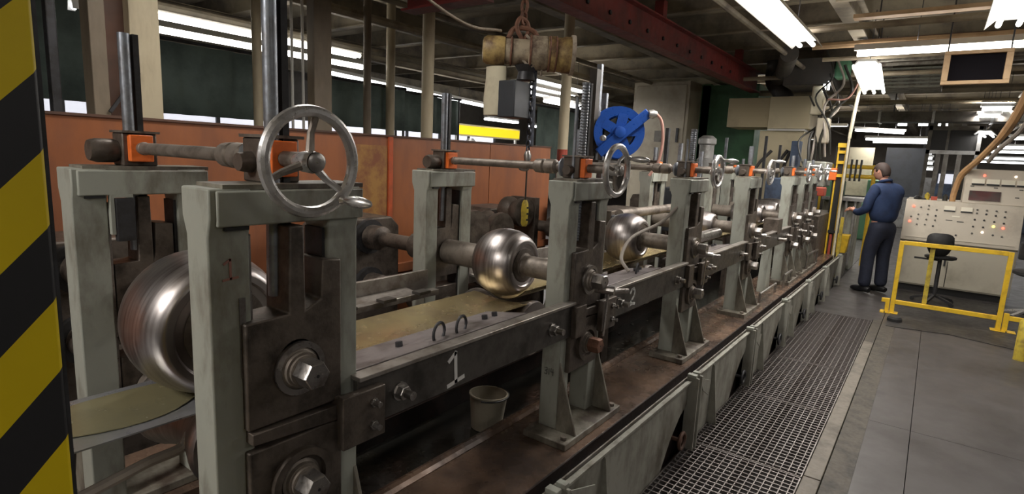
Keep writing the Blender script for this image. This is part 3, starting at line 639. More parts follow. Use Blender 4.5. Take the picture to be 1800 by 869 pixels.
# low lubrication pipes along the bed and cross rods at the ends
for k, (p0, p1) in enumerate([((5.15, 1.10, 0.50), (5.75, 1.10, 0.50)), ((6.0, 1.08, 0.55), (6.35, 1.08, 0.55)), ((7.2, 1.08, 0.62), (7.9, 1.08, 0.60))]):
    t = thing('coolant_pipe', ['thin coolant pipe low beside the fourth stand', 'thin coolant pipe low beside the fifth stand', 'thin coolant pipe low by the last stands'][k], 'pipe', (p0[0], p0[1], ZB), 'thin coolant pipes')
    part('pipe', B().cyl(p0, p1, 0.012, n=8), M['machined'], t)
    part('pipe_foot', B().cyl((p0[0], p0[1], ZB), p0, 0.010, n=8), M['machined'], t); part('pipe_foot', B().cyl((p1[0], p1[1], ZB), p1, 0.010, n=8), M['machined'], t)

# ================================================================== STRIP AND GUIDES
def strip_mesh(x0, x1, prof, n=40, th=0.003):
    b = B(); K = len(prof); v = []; f = []
    for i in range(n+1):
        x = x0+(x1-x0)*i/n
        for (y, z) in prof: v.append((x, y, z))
    for i in range(n):
        for k in range(K-1): f.append((i*K+k, (i+1)*K+k, (i+1)*K+k+1, i*K+k+1))
    return b.add(v, f)
def uprof(hw, rise, zc, n=12):
    up = [(YC-0.01+hw*(-1+2*i/n), zc+rise*abs(-1+2*i/n)**2.2) for i in range(n+1)]
    return up + [(y, z-0.004) for y, z in reversed(up)] + [up[0]]
t = thing('steel_strip', 'flat steel strip running through the rolls, wet with yellowish coolant', 'strip', (3.5, YC, 0.9))
part('entry_length', strip_mesh(-0.6, 0.70, uprof(0.15, 0.004, 0.905), 20), M['stripgrey'], t, label='bare grey flat strip entering the first stand')
part('wet_length', strip_mesh(0.70, 2.10, uprof(0.165, 0.018, 0.91), 30), M['steelstrip'], t, label='coolant-wet strip between the first and second stands')
part('formed_length', strip_mesh(2.10, 7.9, uprof(0.13, 0.06, 0.92), 60), M['steelstrip'], t)
pud = []
for k in range(28):
    a = 2*PI*k/28; e = 0.115*(1+0.08*math.sin(3*a))
    pud.append((0.52+0.20*math.cos(a)*(1+0.1*math.sin(2*a)), 1.605+e*math.sin(a)))
part('coolant_puddle', B().prism(pud, 'z', 0.9085, 0.9105), M['puddle'], t, label='thin dull yellowish coolant puddle')

def guide_rail(i, xa, xb, digit, label):
    y0, y1 = 1.125, 1.150
    t = thing('side_rail', label, 'rail', ((xa+xb)/2, y0, 0.87), 'front tie rails between stands')
    part('rail_plate', B().box(xa, xb, y0+0.006, y1, 0.865, 1.0), M['rail'], t, 0.002)
    part('rail_flange', B().box(xa, xb, y0-0.004, y1+0.018, 1.0, 1.012), M['railtop'], t, 0.002)
    part('end_clamp', B().box(xa-0.065, xa+0.07, y0-0.022, y0+0.004, 0.842, 0.982).box(xa-0.064, xa-0.047, y0-0.010, YF1, 0.93, 0.978), M['oily'], t, 0.003)
    for z in (0.945, 0.882):
        part('clamp_bolt', B().hexnut((xa+0.028, y0-0.022, z), (0, -1, 0), 0.013, 0.010).cyl((xa+0.028, y0-0.03, z), (xa+0.028, y0-0.052, z), 0.008, n=10), M['machined'], t)
    part('end_clamp', B().box(xb-0.02, xb+0.065, y0-0.020, y0+0.006, 0.86, 0.995), M['oily'], t, 0.003)
    for x in (xa+0.145, xb-0.165):
        part('tie_bolt', B().lathe([(0, 0.027), (0.006, 0.027)], (x, y0+0.006, 0.93), (0, -1, 0), 16).hexnut((x, y0, 0.93), (0, -1, 0), 0.021, 0.022).cyl((x, y0-0.02, 0.93), (x, y0-0.05, 0.93), 0.0125, n=12), M['machined'], t)
    if digit:
        b = B(); strokes(b, ONE if digit == 1 else TWO, (xa+0.375 if digit == 1 else xa+0.30, y0+0.005, 0.932), 0.10 if digit == 1 else 0.085, 0.013 if digit == 1 else 0.014, rot=0.06 if digit == 1 else 0)
        part('number_mark', b, M['white'], t, label='white painted number %d' % digit)
    return t
RL = ['long dark tie rail with a big white figure one, joining the nearest two stands', 'dark tie rail with a white figure two, joining the second stand to the third', 'plain dark tie rail between the third and fourth stands', 'plain dark tie rail between the fourth and fifth stands', 'short dark tie rail between the fifth and sixth stands', 'short dark tie rail between the sixth and last stands']
for i in range(6):
    guide_rail(i, X0[i]+(HWS if i == 0 else HW)-0.02, X0[i+1]-HW+0.04, (1, 2, 0, 0, 0, 0)[i], RL[i])
# rail support bar under the clamp level joining posts at stand height
def guide_plate(xa, xb, label, rings):
    t = thing('strip_guide', label, 'guide', ((xa+xb)/2, 1.27, 0.95), 'front strip guide plates')
    part('guide_plate', B().prism([(1.205, 0.985), (1.405, 0.950), (1.405, 0.962), (1.205, 0.997)], 'x', xa, xb), M['guide'], t, 0.002)
    for k in range(5 if xb-xa > 0.9 else 3):
        x = xa+0.1+(xb-xa-0.2)*k/(4 if xb-xa > 0.9 else 2)
        part('spacer_block', B().box(x-0.04, x+0.04, 1.17, 1.215, 0.965, 0.992), M['rail'], t)
    for x in (xa+0.30, xb-0.14, xb-0.08, xa+0.06):
        part('bolt', B().lathe([(0, 0.012), (0.004, 0.012)], (x, 1.30, 0.975), (0, 0.17, 1), 12).hexnut((x, 1.30, 0.979), (0, 0.17, 1), 0.012, 0.018), M['bar'], t)
    for x in rings:
        part('lifting_ring', B().tube([(x+0.036*math.cos(a), 1.25+0.010*math.cos(a), 1.008+0.034*math.sin(a)) for a in [2*PI*k/18 for k in range(18)]], 0.0055, 6, True), M['bar'], t)
guide_plate(X0[0]+0.16, X0[1]-0.36, 'lilac-grey strip guide plate with black rings between the first two stands', (1.31, 1.42))
guide_plate(X0[1]+0.16, X0[2]-0.34, 'lilac-grey strip guide plate with rings between second and third stands', (2.42, 2.86))
guide_plate(X0[2]+0.18, X0[3]-0.30, 'strip guide plate between the third and fourth stands', (3.8,))
for i, lab in ((0, 'rear strip guide bars behind the wet strip'), (1, 'rear strip guide bars between second and third stands'), (2, 'rear strip guide bars between third and fourth stands')):
    xa, xb = X0[i]+0.16, X0[i+1]-0.2
    t = thing('rear_guide', lab, 'guide', ((xa+xb)/2, 1.9, 0.9), 'rear strip guide bars')
    part('guide_bar', B().box(xa, xb, 1.83, 1.87, 0.925, 0.952), M['railtop'], t, 0.002)
    part('guide_plate', B().prism([(1.87, 0.945), (1.95, 0.955), (1.95, 0.945), (1.87, 0.935)], 'x', xa, xb-0.1), M['railtop'], t)
    part('back_rail', B().box(xa, xb+0.05, 1.955, 1.975, 0.90, 1.02), M['railtop'], t, 0.002)
    for k in range(5):
        x = xa+0.08+k*(xb-xa-0.2)/4
        part('spacer_block', B().box(x-0.035, x+0.035, 1.80, 1.85, 0.952, 0.965), M['rail'], t)
    part('hook', B().tube(curve([(xa+0.06, 1.93, 1.0), (xa+0.04, 1.90, 1.05), (xa+0.10, 1.86, 1.055), (xa+0.14, 1.84, 0.99)]), 0.009, 6), M['rope'], t)
# tie rods along the far machine between stands 3..4 (tubes seen behind the third stand)
for k, (z, y, r) in enumerate([(1.22, 1.75, 0.035), (1.06, 1.35, 0.04), (0.90, 1.30, 0.045)]):
    solo('tie_tube', B().cyl((3.62, y, z), (4.58, y, z), r, n=16), M['shaft'] if k != 1 else M['machined'], ['upper dark steel tube between third and fourth stands', 'middle bright steel tube between third and fourth stands', 'lowest thick steel tube between third and fourth stands'][k], 'tube', 'steel tubes between the third and fourth stands')

for k, (x0_, x1_, y0_, y1_, z0_, z1_, lab) in enumerate([(5.15, 5.55, 1.86, 2.1, 0.95, 1.36, 'dark grey switch box behind the fourth and fifth stands'), (3.8, 4.35, 1.9, 2.15, 0.98, 1.22, 'dark greasy housing behind the third tie rail')]):
    t = thing('switch_box', lab, 'box', ((x0_+x1_)/2, (y0_+y1_)/2, 0.42))
    part('body', B().box(x0_, x1_, y0_, y1_, z0_, z1_), M['oily' if k else 'greybox'], t, 0.006); part('lid', B().box(x0_-0.01, x1_+0.01, y0_-0.01, y0_, z0_+0.03, z1_-0.03), M['greybox'], t, 0.004)
    part('stand', B().box((x0_+x1_)/2-0.03, (x0_+x1_)/2+0.03, y0_+0.05, y1_-0.05, 0.42, z0_), M['oily'], t)
for k, (x, y, z, r_) in enumerate([(2.98, 1.42, 0.80, 0.085), (3.95, 1.40, 0.80, 0.08), (5.3, 1.40, 0.80, 0.08)]):
    t = thing('edge_roll', ['round flat edging roll hanging below tie rail two', 'round flat edging roll below the rail between third and fourth stands', 'round flat edging roll below the rail between fourth and fifth stands'][k], 'roll', (x, y, 0.42), 'edging rolls below the tie rails')
    part('disc', B().lathe([(0, r_*0.4), (0.004, r_*0.95), (0.012, r_), (0.045, r_), (0.05, r_*0.9)], (x, y, z), (0, 1, 0), 28), M['machined'], t)
    part('pedestal', B().prism([(x-0.05, 0.27), (x+0.05, 0.27), (x+0.02, z), (x-0.02, z)], 'y', y+0.05, y+0.08), M['oily'], t)
mb2 = B()
for k in range(26):
    x = random.uniform(3.5, 4.6); y = random.uniform(1.45, 1.85); s2_ = random.uniform(0.006, 0.02); a = random.random()*3
    mb2.prism([(x+math.cos(a+q_)*s2_*(1.5 if q_ < 1 or 3 < q_ < 4 else 0.7), y+math.sin(a+q_)*s2_*0.8) for q_ in (0, 1.2, 2.6, 3.4, 4.8)], 'z', 0.2705, 0.273)  # flakes stand in for glints on the coolant
o = solo('sparkle_flakes', mb2, M['machined'], 'bright flakes put in for the sparkle on the dark coolant pan', 'chips'); o['kind'] = 'stuff'

# ================================================================== THINGS ON THE BED
t = thing('bucket', 'dirty pale plastic bucket standing in the dark under the first tie rail', 'bucket', (2.05, 1.62, 0.27))
part('body', B().lathe([(0, 0.075), (0.16, 0.092), (0.165, 0.097), (0.172, 0.097), (0.172, 0.088), (0.02, 0.07)], (2.05, 1.62, 0.27), (0.06, 0.0, 1), 24), M['cabinet'], t)
part('handle', B().tube(arc((2.06, 1.62, 0.435), 0.098, PI*0.05, -PI*0.9, 12, 'xy'), 0.004, 5), M['bar'], t)
solo('coolant_hose', B().tube(curve([(0.25, 1.5, 0.74), (0.458, 1.5, 0.778), (0.53, 1.5, 0.791), (0.605, 1.5, 0.797), (0.627, 1.5, 0.826), (0.65, 1.5, 0.87)]), 0.014, 8), M['hose_grey'], 'dark curved hose below the entering strip', 'hose')
solo('spray_hose', B().tube(curve([(3.28, 1.20, 1.35), (3.20, 1.28, 1.24), (3.0, 1.36, 1.16), (2.88, 1.36, 1.06), (2.86, 1.30, 0.99)]), 0.010, 8), M['hose_grey'], 'thin grey hose hanging in front of the third roll', 'hose')
t = thing('roll_rack', 'dark round spare rolls stored behind the second stand', 'rack', (3.0, 2.35, 0.42))
for k, (x, z, r) in enumerate([(2.72, 1.12, 0.12), (3.0, 1.10, 0.11), (3.25, 1.2, 0.10), (2.85, 0.86, 0.13), (3.15, 0.85, 0.12)]):
    part('spare_roll', B().lathe([(0, r*0.5), (0, r), (0.03, r*1.03), (0.09, r*0.8), (0.15, r*1.03), (0.18, r), (0.18, r*0.5)], (x, 2.30, z), (0.15, 1, 0), 22), M['oily'], t)
part('rack_frame', B().box(2.55, 3.4, 2.28, 2.52, 0.42, 0.70).box(2.55, 2.60, 2.28, 2.5, 0.70, 1.3).box(3.35, 3.4, 2.28, 2.5, 0.70, 1.3).box(2.55, 3.4, 2.35, 2.5, 0.96, 0.99), M['oily'], t)
# gearboxes behind each stand
for i, x in enumerate(X0):
    t = thing('gearbox', 'dark oily gearbox behind roll stand, %s in line' % ['first', 'second', 'third', 'fourth', 'fifth', 'sixth', 'seventh'][i], 'gearbox', (x, 2.78, 0), 'gearboxes behind the stands')
    hw_ = 0.24 if i < 4 else 0.17
    part('casing', B().prism([(x-hw_, 0.0), (x+hw_, 0.0), (x+hw_, 1.14), (x+hw_-0.06, 1.2), (x-hw_+0.06, 1.2), (x-hw_, 1.14)], 'y', 2.60, 2.90), M['oily'], t, 0.01)
    part('flange', B().cyl((x, 2.57, ZU), (x, 2.60, ZU), 0.10, n=20), M['bar'], t); part('flange', B().cyl((x, 2.57, ZL), (x, 2.60, ZL), 0.10, n=20), M['bar'], t)
# clutter on the deck behind the first stand
t = thing('pipe_bundle', 'dark pipes and valves behind the first stand beside the striped post', 'pipes', (0.2, 2.4, 0))
for k in range(6):
    z = 0.7+k*0.16; part('pipe', B().cyl((-0.4, 2.45+0.03*(k % 2), z), (0.50, 2.45+0.03*(k % 2), z), 0.03 if k % 2 else 0.022, n=10), M['bench' if k % 2 else 'oily'], t)
part('support', B().box(0.05, 0.11, 2.50, 2.56, 0, 1.62), M['oily'], t)
part('support', B().box(0.42, 0.46, 2.50, 2.55, 0, 1.58), M['bench'], t)
part('upper_beam', B().box(-0.6, 0.55, 2.44, 2.50, 1.58, 1.63), M['oily'], t)

# ================================================================== RUST-BROWN ENCLOSURE WALL
t = thing('spray_shield', 'long rust-brown painted steel shield wall behind the mill', 'partition', (2.0, 3.0, 0))
edges = [-1.6, 0.55, 2.62, 3.7, 4.62]
for a, b_ in zip(edges[:-1], edges[1:]):
    part('panel', B().box(a+0.004, b_-0.004, 3.0, 3.012, 0.3, 1.685), M['wallrust'], t)
    part('panel_foot', B().box(a+0.004, b_-0.004, 2.985, 3.03, 0.0, 0.3), M['oily'], t)
part('top_edge', B().box(-1.6, 4.62, 2.992, 3.022, 1.68, 1.692), M['darkcol'], t)
part('seam_strip', B().box(2.60, 2.635, 2.985, 3.0, 0.35, 1.68), M['seam'], t)
part('seam_strip', B().box(0.53, 0.56, 2.988, 3.0, 0.35, 1.68), M['wallrust'], t)
part('stained_sheet', B().box(2.30, 2.59, 2.994, 3.0, 0.45, 1.62), M['ochre'], t, label='ochre-stained strip of the shield')
part('stiffener', B().box(-1.6, 4.62, 2.97, 3.0, 0.74, 0.80), M['wallrust'], t)
# trough below the wall
solo('cable_trough', B().box(1.0, 1.82, 2.62, 2.9, 0.0, 0.66).box(1.02, 1.80, 2.60, 2.92, 0.66, 0.70), M['oily'], 'dark oily trough at the foot of the shield wall', 'trough')

# ================================================================== COLUMNS
def round_col(x, y, r, m_, label, red=False, z0=0):
    t = thing('column', label, 'column', (x, y, 0))
    part('shaft', B().cyl((x, y, z0), (x, y, 3.3), r, n=20), m_, t)
    part('cap_plate', B().cbox((x, y, 3.295), r*3, r*3, 0.02), m_, t)
    if red: part('red_base', B().cyl((x, y, z0), (x, y, 1.675), r*1.03, n=20), M['redbase'], t, label='red painted lower part')
    return t
round_col(3.555, 3.6, 0.052, M['beige'], 'round cream column behind the shield wall, left of the hoist')
round_col(4.99, 3.1, 0.052, M['beige'], 'round cream column with a red base, beside the hanging hoist', True)
def i_col(x, y, wx, wy, m_, label):
    t = thing('column', label, 'column', (x, y, 0))
    part('flange', B().box(x-wx/2, x+wx/2, y-wy/2, y-wy/2+0.012, 0, 3.3), m_, t); part('flange', B().box(x-wx/2, x+wx/2, y+wy/2-0.012, y+wy/2, 0, 3.3), m_, t)
    part('web', B().box(x-0.006, x+0.006, y-wy/2, y+wy/2, 0, 3.3), m_, t)
def sq_col(x0, x1, y0, y1, m_, label):
    t = thing('column', label, 'column', ((x0+x1)/2, (y0+y1)/2, 0))
    part('shaft', B().box(x0, x1, y0, y1, 0, 3.3), m_, t, 0.006); part('cap_plate', B().box(x0-0.04, x1+0.04, y0-0.04, y1+0.04, 3.28, 3.3), m_, t)
t = thing('column', 'wide brown and cream built-up column beside the first rear screw', 'column', (1.22, 3.45, 0))
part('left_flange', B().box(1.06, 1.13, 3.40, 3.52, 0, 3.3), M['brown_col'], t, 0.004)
part('web', B().box(1.13, 1.235, 3.47, 3.49, 0, 3.3), M['darkcol'], t)
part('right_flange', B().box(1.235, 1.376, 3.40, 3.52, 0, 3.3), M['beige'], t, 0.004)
sq_col(0.92, 0.96, 3.5, 3.56, M['bar'], 'slim dark upright left of the wide built-up column')
sq_col(2.72, 2.88, 4.0, 4.1, M['brown_col'], 'brown square column right of the big handwheel')
round_col(2.42, 4.3, 0.035, M['beige'], 'thin pale pipe column just left of the tall front screw')
round_col(3.96, 4.9, 0.04, M['brown_col'], 'thin dark column between the middle curtains')
round_col(4.45, 5.1, 0.05, M['beige'], 'thin peeling pale column between the middle curtains')
sq_col(0.30, 0.42, 3.6, 3.7, M['bar'], 'dark steel upright right beside the striped post')
solo('diagonal_brace', B().bar((1.12, 3.385, 1.72), (1.26, 3.385, 1.93), 0.015, 0.015), M['bar'], 'thin black diagonal brace behind the shield at left', 'brace')
for k, x in enumerate((2.98, 3.08)):
    solo('conduit', B().cyl((x-0.2, 4.4, 1.2), (x-0.2, 4.4, 3.3), 0.012, n=8), M['fixture'], ['thin white conduit beside the brown square column, left one', 'thin white conduit beside the brown square column, right one'][k], 'conduit')

# ================================================================== CURTAINS (welding screens)
def curtain(x0, x1, y, z0, z1, label):
    t = thing('curtain', label, 'curtain', ((x0+x1)/2, y, z0), 'dark green curtains beyond the shield')
    n = int((x1-x0)/0.045); v = []; f = []
    for i in range(n+1):
        x = x0+(x1-x0)*i/n
        for z in (z0, (z0+z1)/2, z1): v.append((x, y+0.018*math.sin(i*1.35)+0.01*math.sin(i*0.37), z))
    for i in range(n):
        for k in range(2): f.append((i*3+k, (i+1)*3+k, (i+1)*3+k+1, i*3+k+1))
    c = part('cloth', B().add(v, f), M['mesh'], t); c.modifiers.new('solid', 'SOLIDIFY').thickness = 0.004
    part('top_rail', B().cyl((x0-0.03, y, z1+0.02), (x1+0.03, y, z1+0.02), 0.015, n=8), M['bar'], t)
    part('leg', B().cyl((x0-0.02, y+0.03, 0), (x0-0.02, y+0.03, z1+0.02), 0.015, n=8), M['bar'], t); part('leg', B().cyl((x1+0.02, y+0.03, 0), (x1+0.02, y+0.03, z1+0.02), 0.015, n=8), M['bar'], t)
curtain(0.5, 1.60, 5.0, 1.84, 2.75, 'dark green curtain behind the leftmost columns')
curtain(1.95, 3.0, 5.0, 1.80, 2.36, 'dark green curtain under the long twin lights at left')
curtain(3.55, 4.75, 5.2, 1.82, 2.29, 'dark green curtain right of the brown square column')
curtain(4.85, 5.95, 5.4, 1.83, 2.29, 'dark green curtain behind the round cream column')
curtain(6.1, 7.1, 4.2, 1.3, 2.22, 'dark green curtain behind the red-based column')
curtain(7.2, 7.9, 4.2, 1.3, 2.3, 'dark green curtain behind the blue hose reel')
# glowing strip made up as a window for the bright background beyond
t = thing('window', 'long low glowing strip put in for the bright background under the far curtains', 'window', (4, 9.6, 1.5))
part('glow_sheet', B().box(0.5, 12.0, 9.6, 9.62, 1.55, 2.05), M['farglow'], t)
for k in range(12):
    part('mullion', B().box(0.5+k*1.04, 0.56+k*1.04, 9.56, 9.6, 1.5, 2.1), M['bar'], t)
part('sill', B().box(0.4, 12.1, 9.5, 9.64, 1.4, 1.55), M['farwall'], t)
solo('knee_wall', B().box(-3, 12.4, 9.66, 9.8, 0, 1.5), M['farwall'], 'dim low wall beneath the far glowing strip', 'wall')
t = thing('banner', 'bright yellow banner board far behind the round cream column', 'banner', (11.0, 9.0, 1.9))
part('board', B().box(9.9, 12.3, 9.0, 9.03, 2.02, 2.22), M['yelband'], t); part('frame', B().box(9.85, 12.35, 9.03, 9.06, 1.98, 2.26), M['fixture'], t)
part('post', B().box(9.9, 9.96, 9.06, 9.1, 0, 1.98), M['fixture'], t); part('post', B().box(12.2, 12.26, 9.06, 9.1, 0, 1.98), M['fixture'], t)
for k, (x, y, w_, z) in enumerate([(9.2, 8.0, 0.5, 1.9), (10.2, 8.2, 0.6, 1.8), (11.2, 8.4, 0.5, 1.86), (8.2, 7.6, 0.6, 1.75)]):
    t = thing('far_machine', 'small pale machine top under the yellow banner, %s from the left' % ['third', 'fourth', 'fifth', 'second'][k], 'machine', (x, y, 0), 'machine tops under the banner')
    part('body', B().box(x-w_/2, x+w_/2, y-0.2, y+0.2, 0, z-0.12), M['bench'], t, 0.01); part('head', B().lathe([(0, 0.1), (0.06, 0.11), (0.12, 0.06)], (x, y, z-0.12), (0, 0, 1), 14), M['silver'], t)

# ================================================================== CRANE BEAM, HOIST
t = thing('crane_beam', 'dark red steel I-beam running along above the mill', 'beam', (6, 2.6, 2.82))
y = 2.62
part('lower_flange', B().box(2.6, 10.2, y-0.08, y+0.08, 2.80, 2.815), M['redbeam'], t); part('upper_flange', B().box(2.6, 10.2, y-0.08, y+0.08, 3.10, 3.115), M['redbeam'], t)
part('web', B().box(2.6, 10.2, y-0.008, y+0.008, 2.815, 3.10), M['redbeam'], t)
for k in range(14):
    part('bolt', B().hexnut((3.2+k*0.42, y-0.008, 2.93), (0, -1, 0), 0.022, 0.018), M['bar'], t)
for k in range(3): part('hanger_plate', B().box(3.0+k*3, 3.1+k*3, y-0.05, y+0.05, 3.115, 3.3), M['redbeam'], t)
t = thing('crane_beam', 'dark red cross beam at the top edge above the cream column', 'beam', (3.04, 2.9, 2.60))
part('lower_flange', B().box(2.97, 3.11, 2.54, 3.30, 2.60, 2.615), M['redbeam'], t); part('web', B().box(3.034, 3.046, 2.54, 3.30, 2.615, 2.785), M['redbeam'], t); part('upper_flange', B().box(2.97, 3.11, 2.54, 3.30, 2.785, 2.80), M['redbeam'], t)

A = Vector((2.845, 2.40, 2.245)); C_ = Vector((3.19, 1.96, 2.235)); D = (C_-A).normalized(); mid = (A+C_)/2
t = thing('chain_hoist', 'grimy electric chain hoist hanging from a rusty hook, yellow stained casing', 'hoist', mid)
L = (C_-A).length
part('motor_cover', B().lathe([(0, 0.05), (0.006, 0.075), (0.03, 0.088), (0.11, 0.090), (0.14, 0.085)], A, D, 24), M['hoist_yel'], t, label='stained yellow motor cover')
part('motor_body', B().lathe([(0, 0.078), (0.16, 0.080), (0.17, 0.07)], A+D*0.14, D, 24), M['hoist'], t)
part('gear_casing', B().lathe([(0, 0.085), (0.01, 0.104), (0.11, 0.106), (0.12, 0.10)], A+D*0.29, D, 24), M['hoist'], t)
part('end_drum', B().lathe([(0, 0.10), (0.02, 0.108), (0.05, 0.108), (0.055, 0.102), (0.09, 0.104), (0.10, 0.110), (L-0.40-0.02, 0.112), (L-0.40, 0.116)], A+D*0.41, D, 24), M['hoist_yel'], t)
part('end_cap', B().lathe([(0, 0.122), (0.025, 0.122), (0.027, 0.104), (0.008, 0.098)], A+D*(L-0.005), D, 24), M['rope'], t)
for k in (0.18, 0.30, 0.42, 0.46): part('band', B().torus(A+D*k, D, 0.104 if k > 0.25 else 0.083, 0.007, 24, 6), M['rust'], t)
hp = mid+Vector((-0.01, 0.03, 0.10))
part('shackle', B().tube(curve([hp+Vector((-0.07, 0.06, -0.02)), hp+Vector((-0.05, 0.04, 0.035)), hp+Vector((0, 0, 0.05)), hp+Vector((0.05, -0.05, 0.03)), hp+Vector((0.07, -0.07, -0.02))]), 0.016, 8), M['rust'], t)
part('suspension_hook', B().tube(curve([hp+Vector((0, 0, -0.04)), hp+Vector((0.03, -0.02, 0.03)), hp+Vector((0.02, -0.01, 0.09)), hp+Vector((-0.03, 0.01, 0.10)), hp+Vector((-0.04, 0.02, 0.04)), hp+Vector((-0.005, 0.0, -0.02))]), 0.014, 8), M['rust'], t)
b = B(); bulge_chain(b, [hp+Vector((0, 0, 0.08)), hp+Vector((0.05, 0.02, 0.62))], 0.062, 0.022, 0.010)
part('support_chain', b, M['rust'], t)
b = B(); bulge_chain(b, [mid+Vector((0.03, -0.03, -0.08)), Vector((mid.x+0.02, mid.y-0.03, 1.62))], 0.034, 0.014, 0.0055)
part('load_chain', b, M['chain'], t)
part('load_rope', B().cyl(mid+Vector((0.045, -0.04, -0.06)), Vector((mid.x+0.04, mid.y-0.04, 1.66)), 0.014, n=8), M['chain'], t)
hx, hy = mid.x+0.02, mid.y-0.03
part('load_hook', B().lathe([(0, 0.022), (0.04, 0.026), (0.07, 0.014)], (hx, hy, 1.56), (0, 0, 1), 12).tube(curve([(hx, hy, 1.57), (hx+0.012, hy-0.01, 1.535), (hx+0.0, hy, 1.505), (hx-0.03, hy+0.03, 1.51), (hx-0.035, hy+0.035, 1.535)]), 0.008, 8), M['machined'], t)
part('chain_guide', B().lathe([(0, 0.06), (0.05, 0.05), (0.09, 0.075)], mid+Vector((0.0, 0, -0.17)), (0, 0, 1), 14), M['bar'], t)
q = A+D*0.10
bag = B().lathe([(0, 0.078), (0.10, 0.083), (0.24, 0.07), (0.30, 0.07)], (q.x, q.y+0.01, 1.845), (0.0, 0, 1), 16, (1.1, 0.6))
part('chain_bag', bag, M['canvas'], t, label='long cream canvas chain bag')
# pale cords
part('cord', B().tube(curve([A+D*0.18+Vector((0, 0, 0.09)), A+D*0.22+Vector((-0.03, -0.03, -0.02)), A+D*0.29+Vector((-0.03, -0.05, -0.09)), A+D*0.33+Vector((-0.02, -0.06, 0.0)), hp+Vector((-0.02, -0.04, 0.0))]), 0.008, 6), M['rope'], t)
part('cord', B().tube(curve([hp+Vector((0.04, -0.05, -0.02)), mid+Vector((0.03, -0.10, -0.02)), mid+Vector((0.05, -0.08, -0.14))]), 0.008, 6), M['rope'], t)
solo('control_box', B().box(mid.x-0.15, mid.x+0.02, mid.y-0.03, mid.y+0.10, 1.83, 2.055), M['greybox'], 'dark grey square control box hanging under the hoist', 'box', bevel=0.006)
t = thing('pendant_control', 'yellow pendant push-button control hanging in front of the shield wall', 'control', (hx, hy, 1.13))
part('body', B().lathe([(0, 0.016), (0.02, 0.026), (0.06, 0.024), (0.10, 0.028), (0.15, 0.024), (0.175, 0.012)], (hx, hy, 1.135), (0, 0, 1), 10, (1, 0.7)), M['yellow_dull'], t)
part('cable', B().cyl((hx, hy, 1.30), (hx, hy, 1.52), 0.006, n=6), M['hose_black'], t)
for z in (1.18, 1.22, 1.26): part('button', B().cyl((hx, hy-0.018, z), (hx-0.006, hy-0.026, z), 0.007, n=8), M['black'], t)
solo('overhead_cable', B().tube(curve([(1.7, 2.55, 2.78), (2.25, 2.45, 2.50), (2.65, 2.38, 2.36), (2.9, 2.30, 2.36)]), 0.009, 6), M['rope'], 'pale cable running down to the hoist from the upper left', 'cable')

# ================================================================== HOSE REEL
rc = Vector((3.96, 1.98, 1.80)); ax = Vector((-0.80, -0.60, 0.0)).normalized()
t = thing('hose_reel', 'bright blue spring hose reel with a pale red hose', 'hose reel', rc)
part('rear_flange', B().lathe([(-0.07, 0.06), (-0.07, 0.19), (-0.06, 0.2), (-0.06, 0.06)], rc, ax, 36), M['blue'], t)
fl_b = B(); u1 = ax.cross(Vector((0, 0, 1))).normalized(); u2 = Vector((0, 0, 1)); v = []; f = []
for (h_, r_) in ((0.055, 0.125), (0.060, 0.190), (0.068, 0.190), (0.063, 0.125)):
    for k in range(36):
        a = 2*PI*k/36; v.append(rc+ax*h_+u1*math.cos(a)*r_+u2*math.sin(a)*r_)
for j_ in range(4):
    for k in range(36): f.append((j_*36+k, j_*36+(k+1) % 36, ((j_+1) % 4)*36+(k+1) % 36, ((j_+1) % 4)*36+k))
fl_b.add(v, f)
for k in range(5):
    a = 2*PI*k/5+0.5; q1 = u1*math.cos(a)+u2*math.sin(a); fl_b.bar(rc+ax*0.062+q1*0.04, rc+ax*0.062+q1*0.14, 0.008, 0.075, up=q1.cross(ax))
fl_b.lathe([(0.055, 0.06), (0.07, 0.06)], rc, ax, 24)
part('front_flange', fl_b, M['blue'], t)
part('drum', B().cyl(rc-ax*0.06, rc+ax*0.055, 0.11, n=24), M['hose_black'], t)
for k in range(3): part('hose_wrap', B().torus(rc+ax*(-0.03+0.03*k), ax, 0.145, 0.016, 32, 8), M['hose_pink'], t)
side = ax.cross(Vector((0, 0, 1))).normalized()
if side.x < 0: side = -side
side = Vector((0.6, -0.8, 0))
e1 = rc+ax*0.10+side*0.20+Vector((0, 0, 0.15)); e0 = rc+ax*0.10-side*0.15+Vector((0, 0, -0.16))
part('guide_arm', B().bar(e0, e1, 0.012, 0.075, up=(0, 0, 1)), M['blue'], t, 0.004)
part('hub_cap', B().lathe([(0.08, 0.045), (0.12, 0.04), (0.125, 0.02)], rc, ax, 18), M['blue'], t)
part('roller_guide', B().lathe([(0, 0.028), (0.03, 0.034), (0.06, 0.022)], e1-Vector((0, 0, 0.01)), side, 12), M['silver'], t)
part('swivel', B().lathe([(0.10, 0.02), (0.16, 0.022), (0.17, 0.012)], rc-side*0.13+Vector((0, 0, -0.05)), ax, 12), M['silver'], t)
part('hose_tail', B().tube(curve([e1+side*0.05, e1+side*0.10+Vector((0, 0, -0.06)), e1+side*0.12+Vector((0, 0, -0.2)), e1+side*0.10+Vector((0, 0, -0.36)), e1+side*0.04+Vector((0, 0, -0.46))]), 0.011, 8), M['hose_pink'], t)
t2 = thing('reel_bracket', 'upright steel channel carrying the blue hose reel', 'bracket', (4.02, 2.1, 0))
part('channel', B().box(3.80, 3.86, 2.10, 2.16, 0, 2.25), M['ductdark'], t2); part('shelf', B().box(3.80, 4.1, 2.04, 2.16, 1.55, 1.59), M['ductdark'], t2)
part('channel', B().box(3.90, 3.93, 2.12, 2.16, 0, 2.3), M['screw'], t2)
part('channel', B().box(4.01, 4.04, 2.12, 2.16, 0, 2.1), M['screw'], t2)

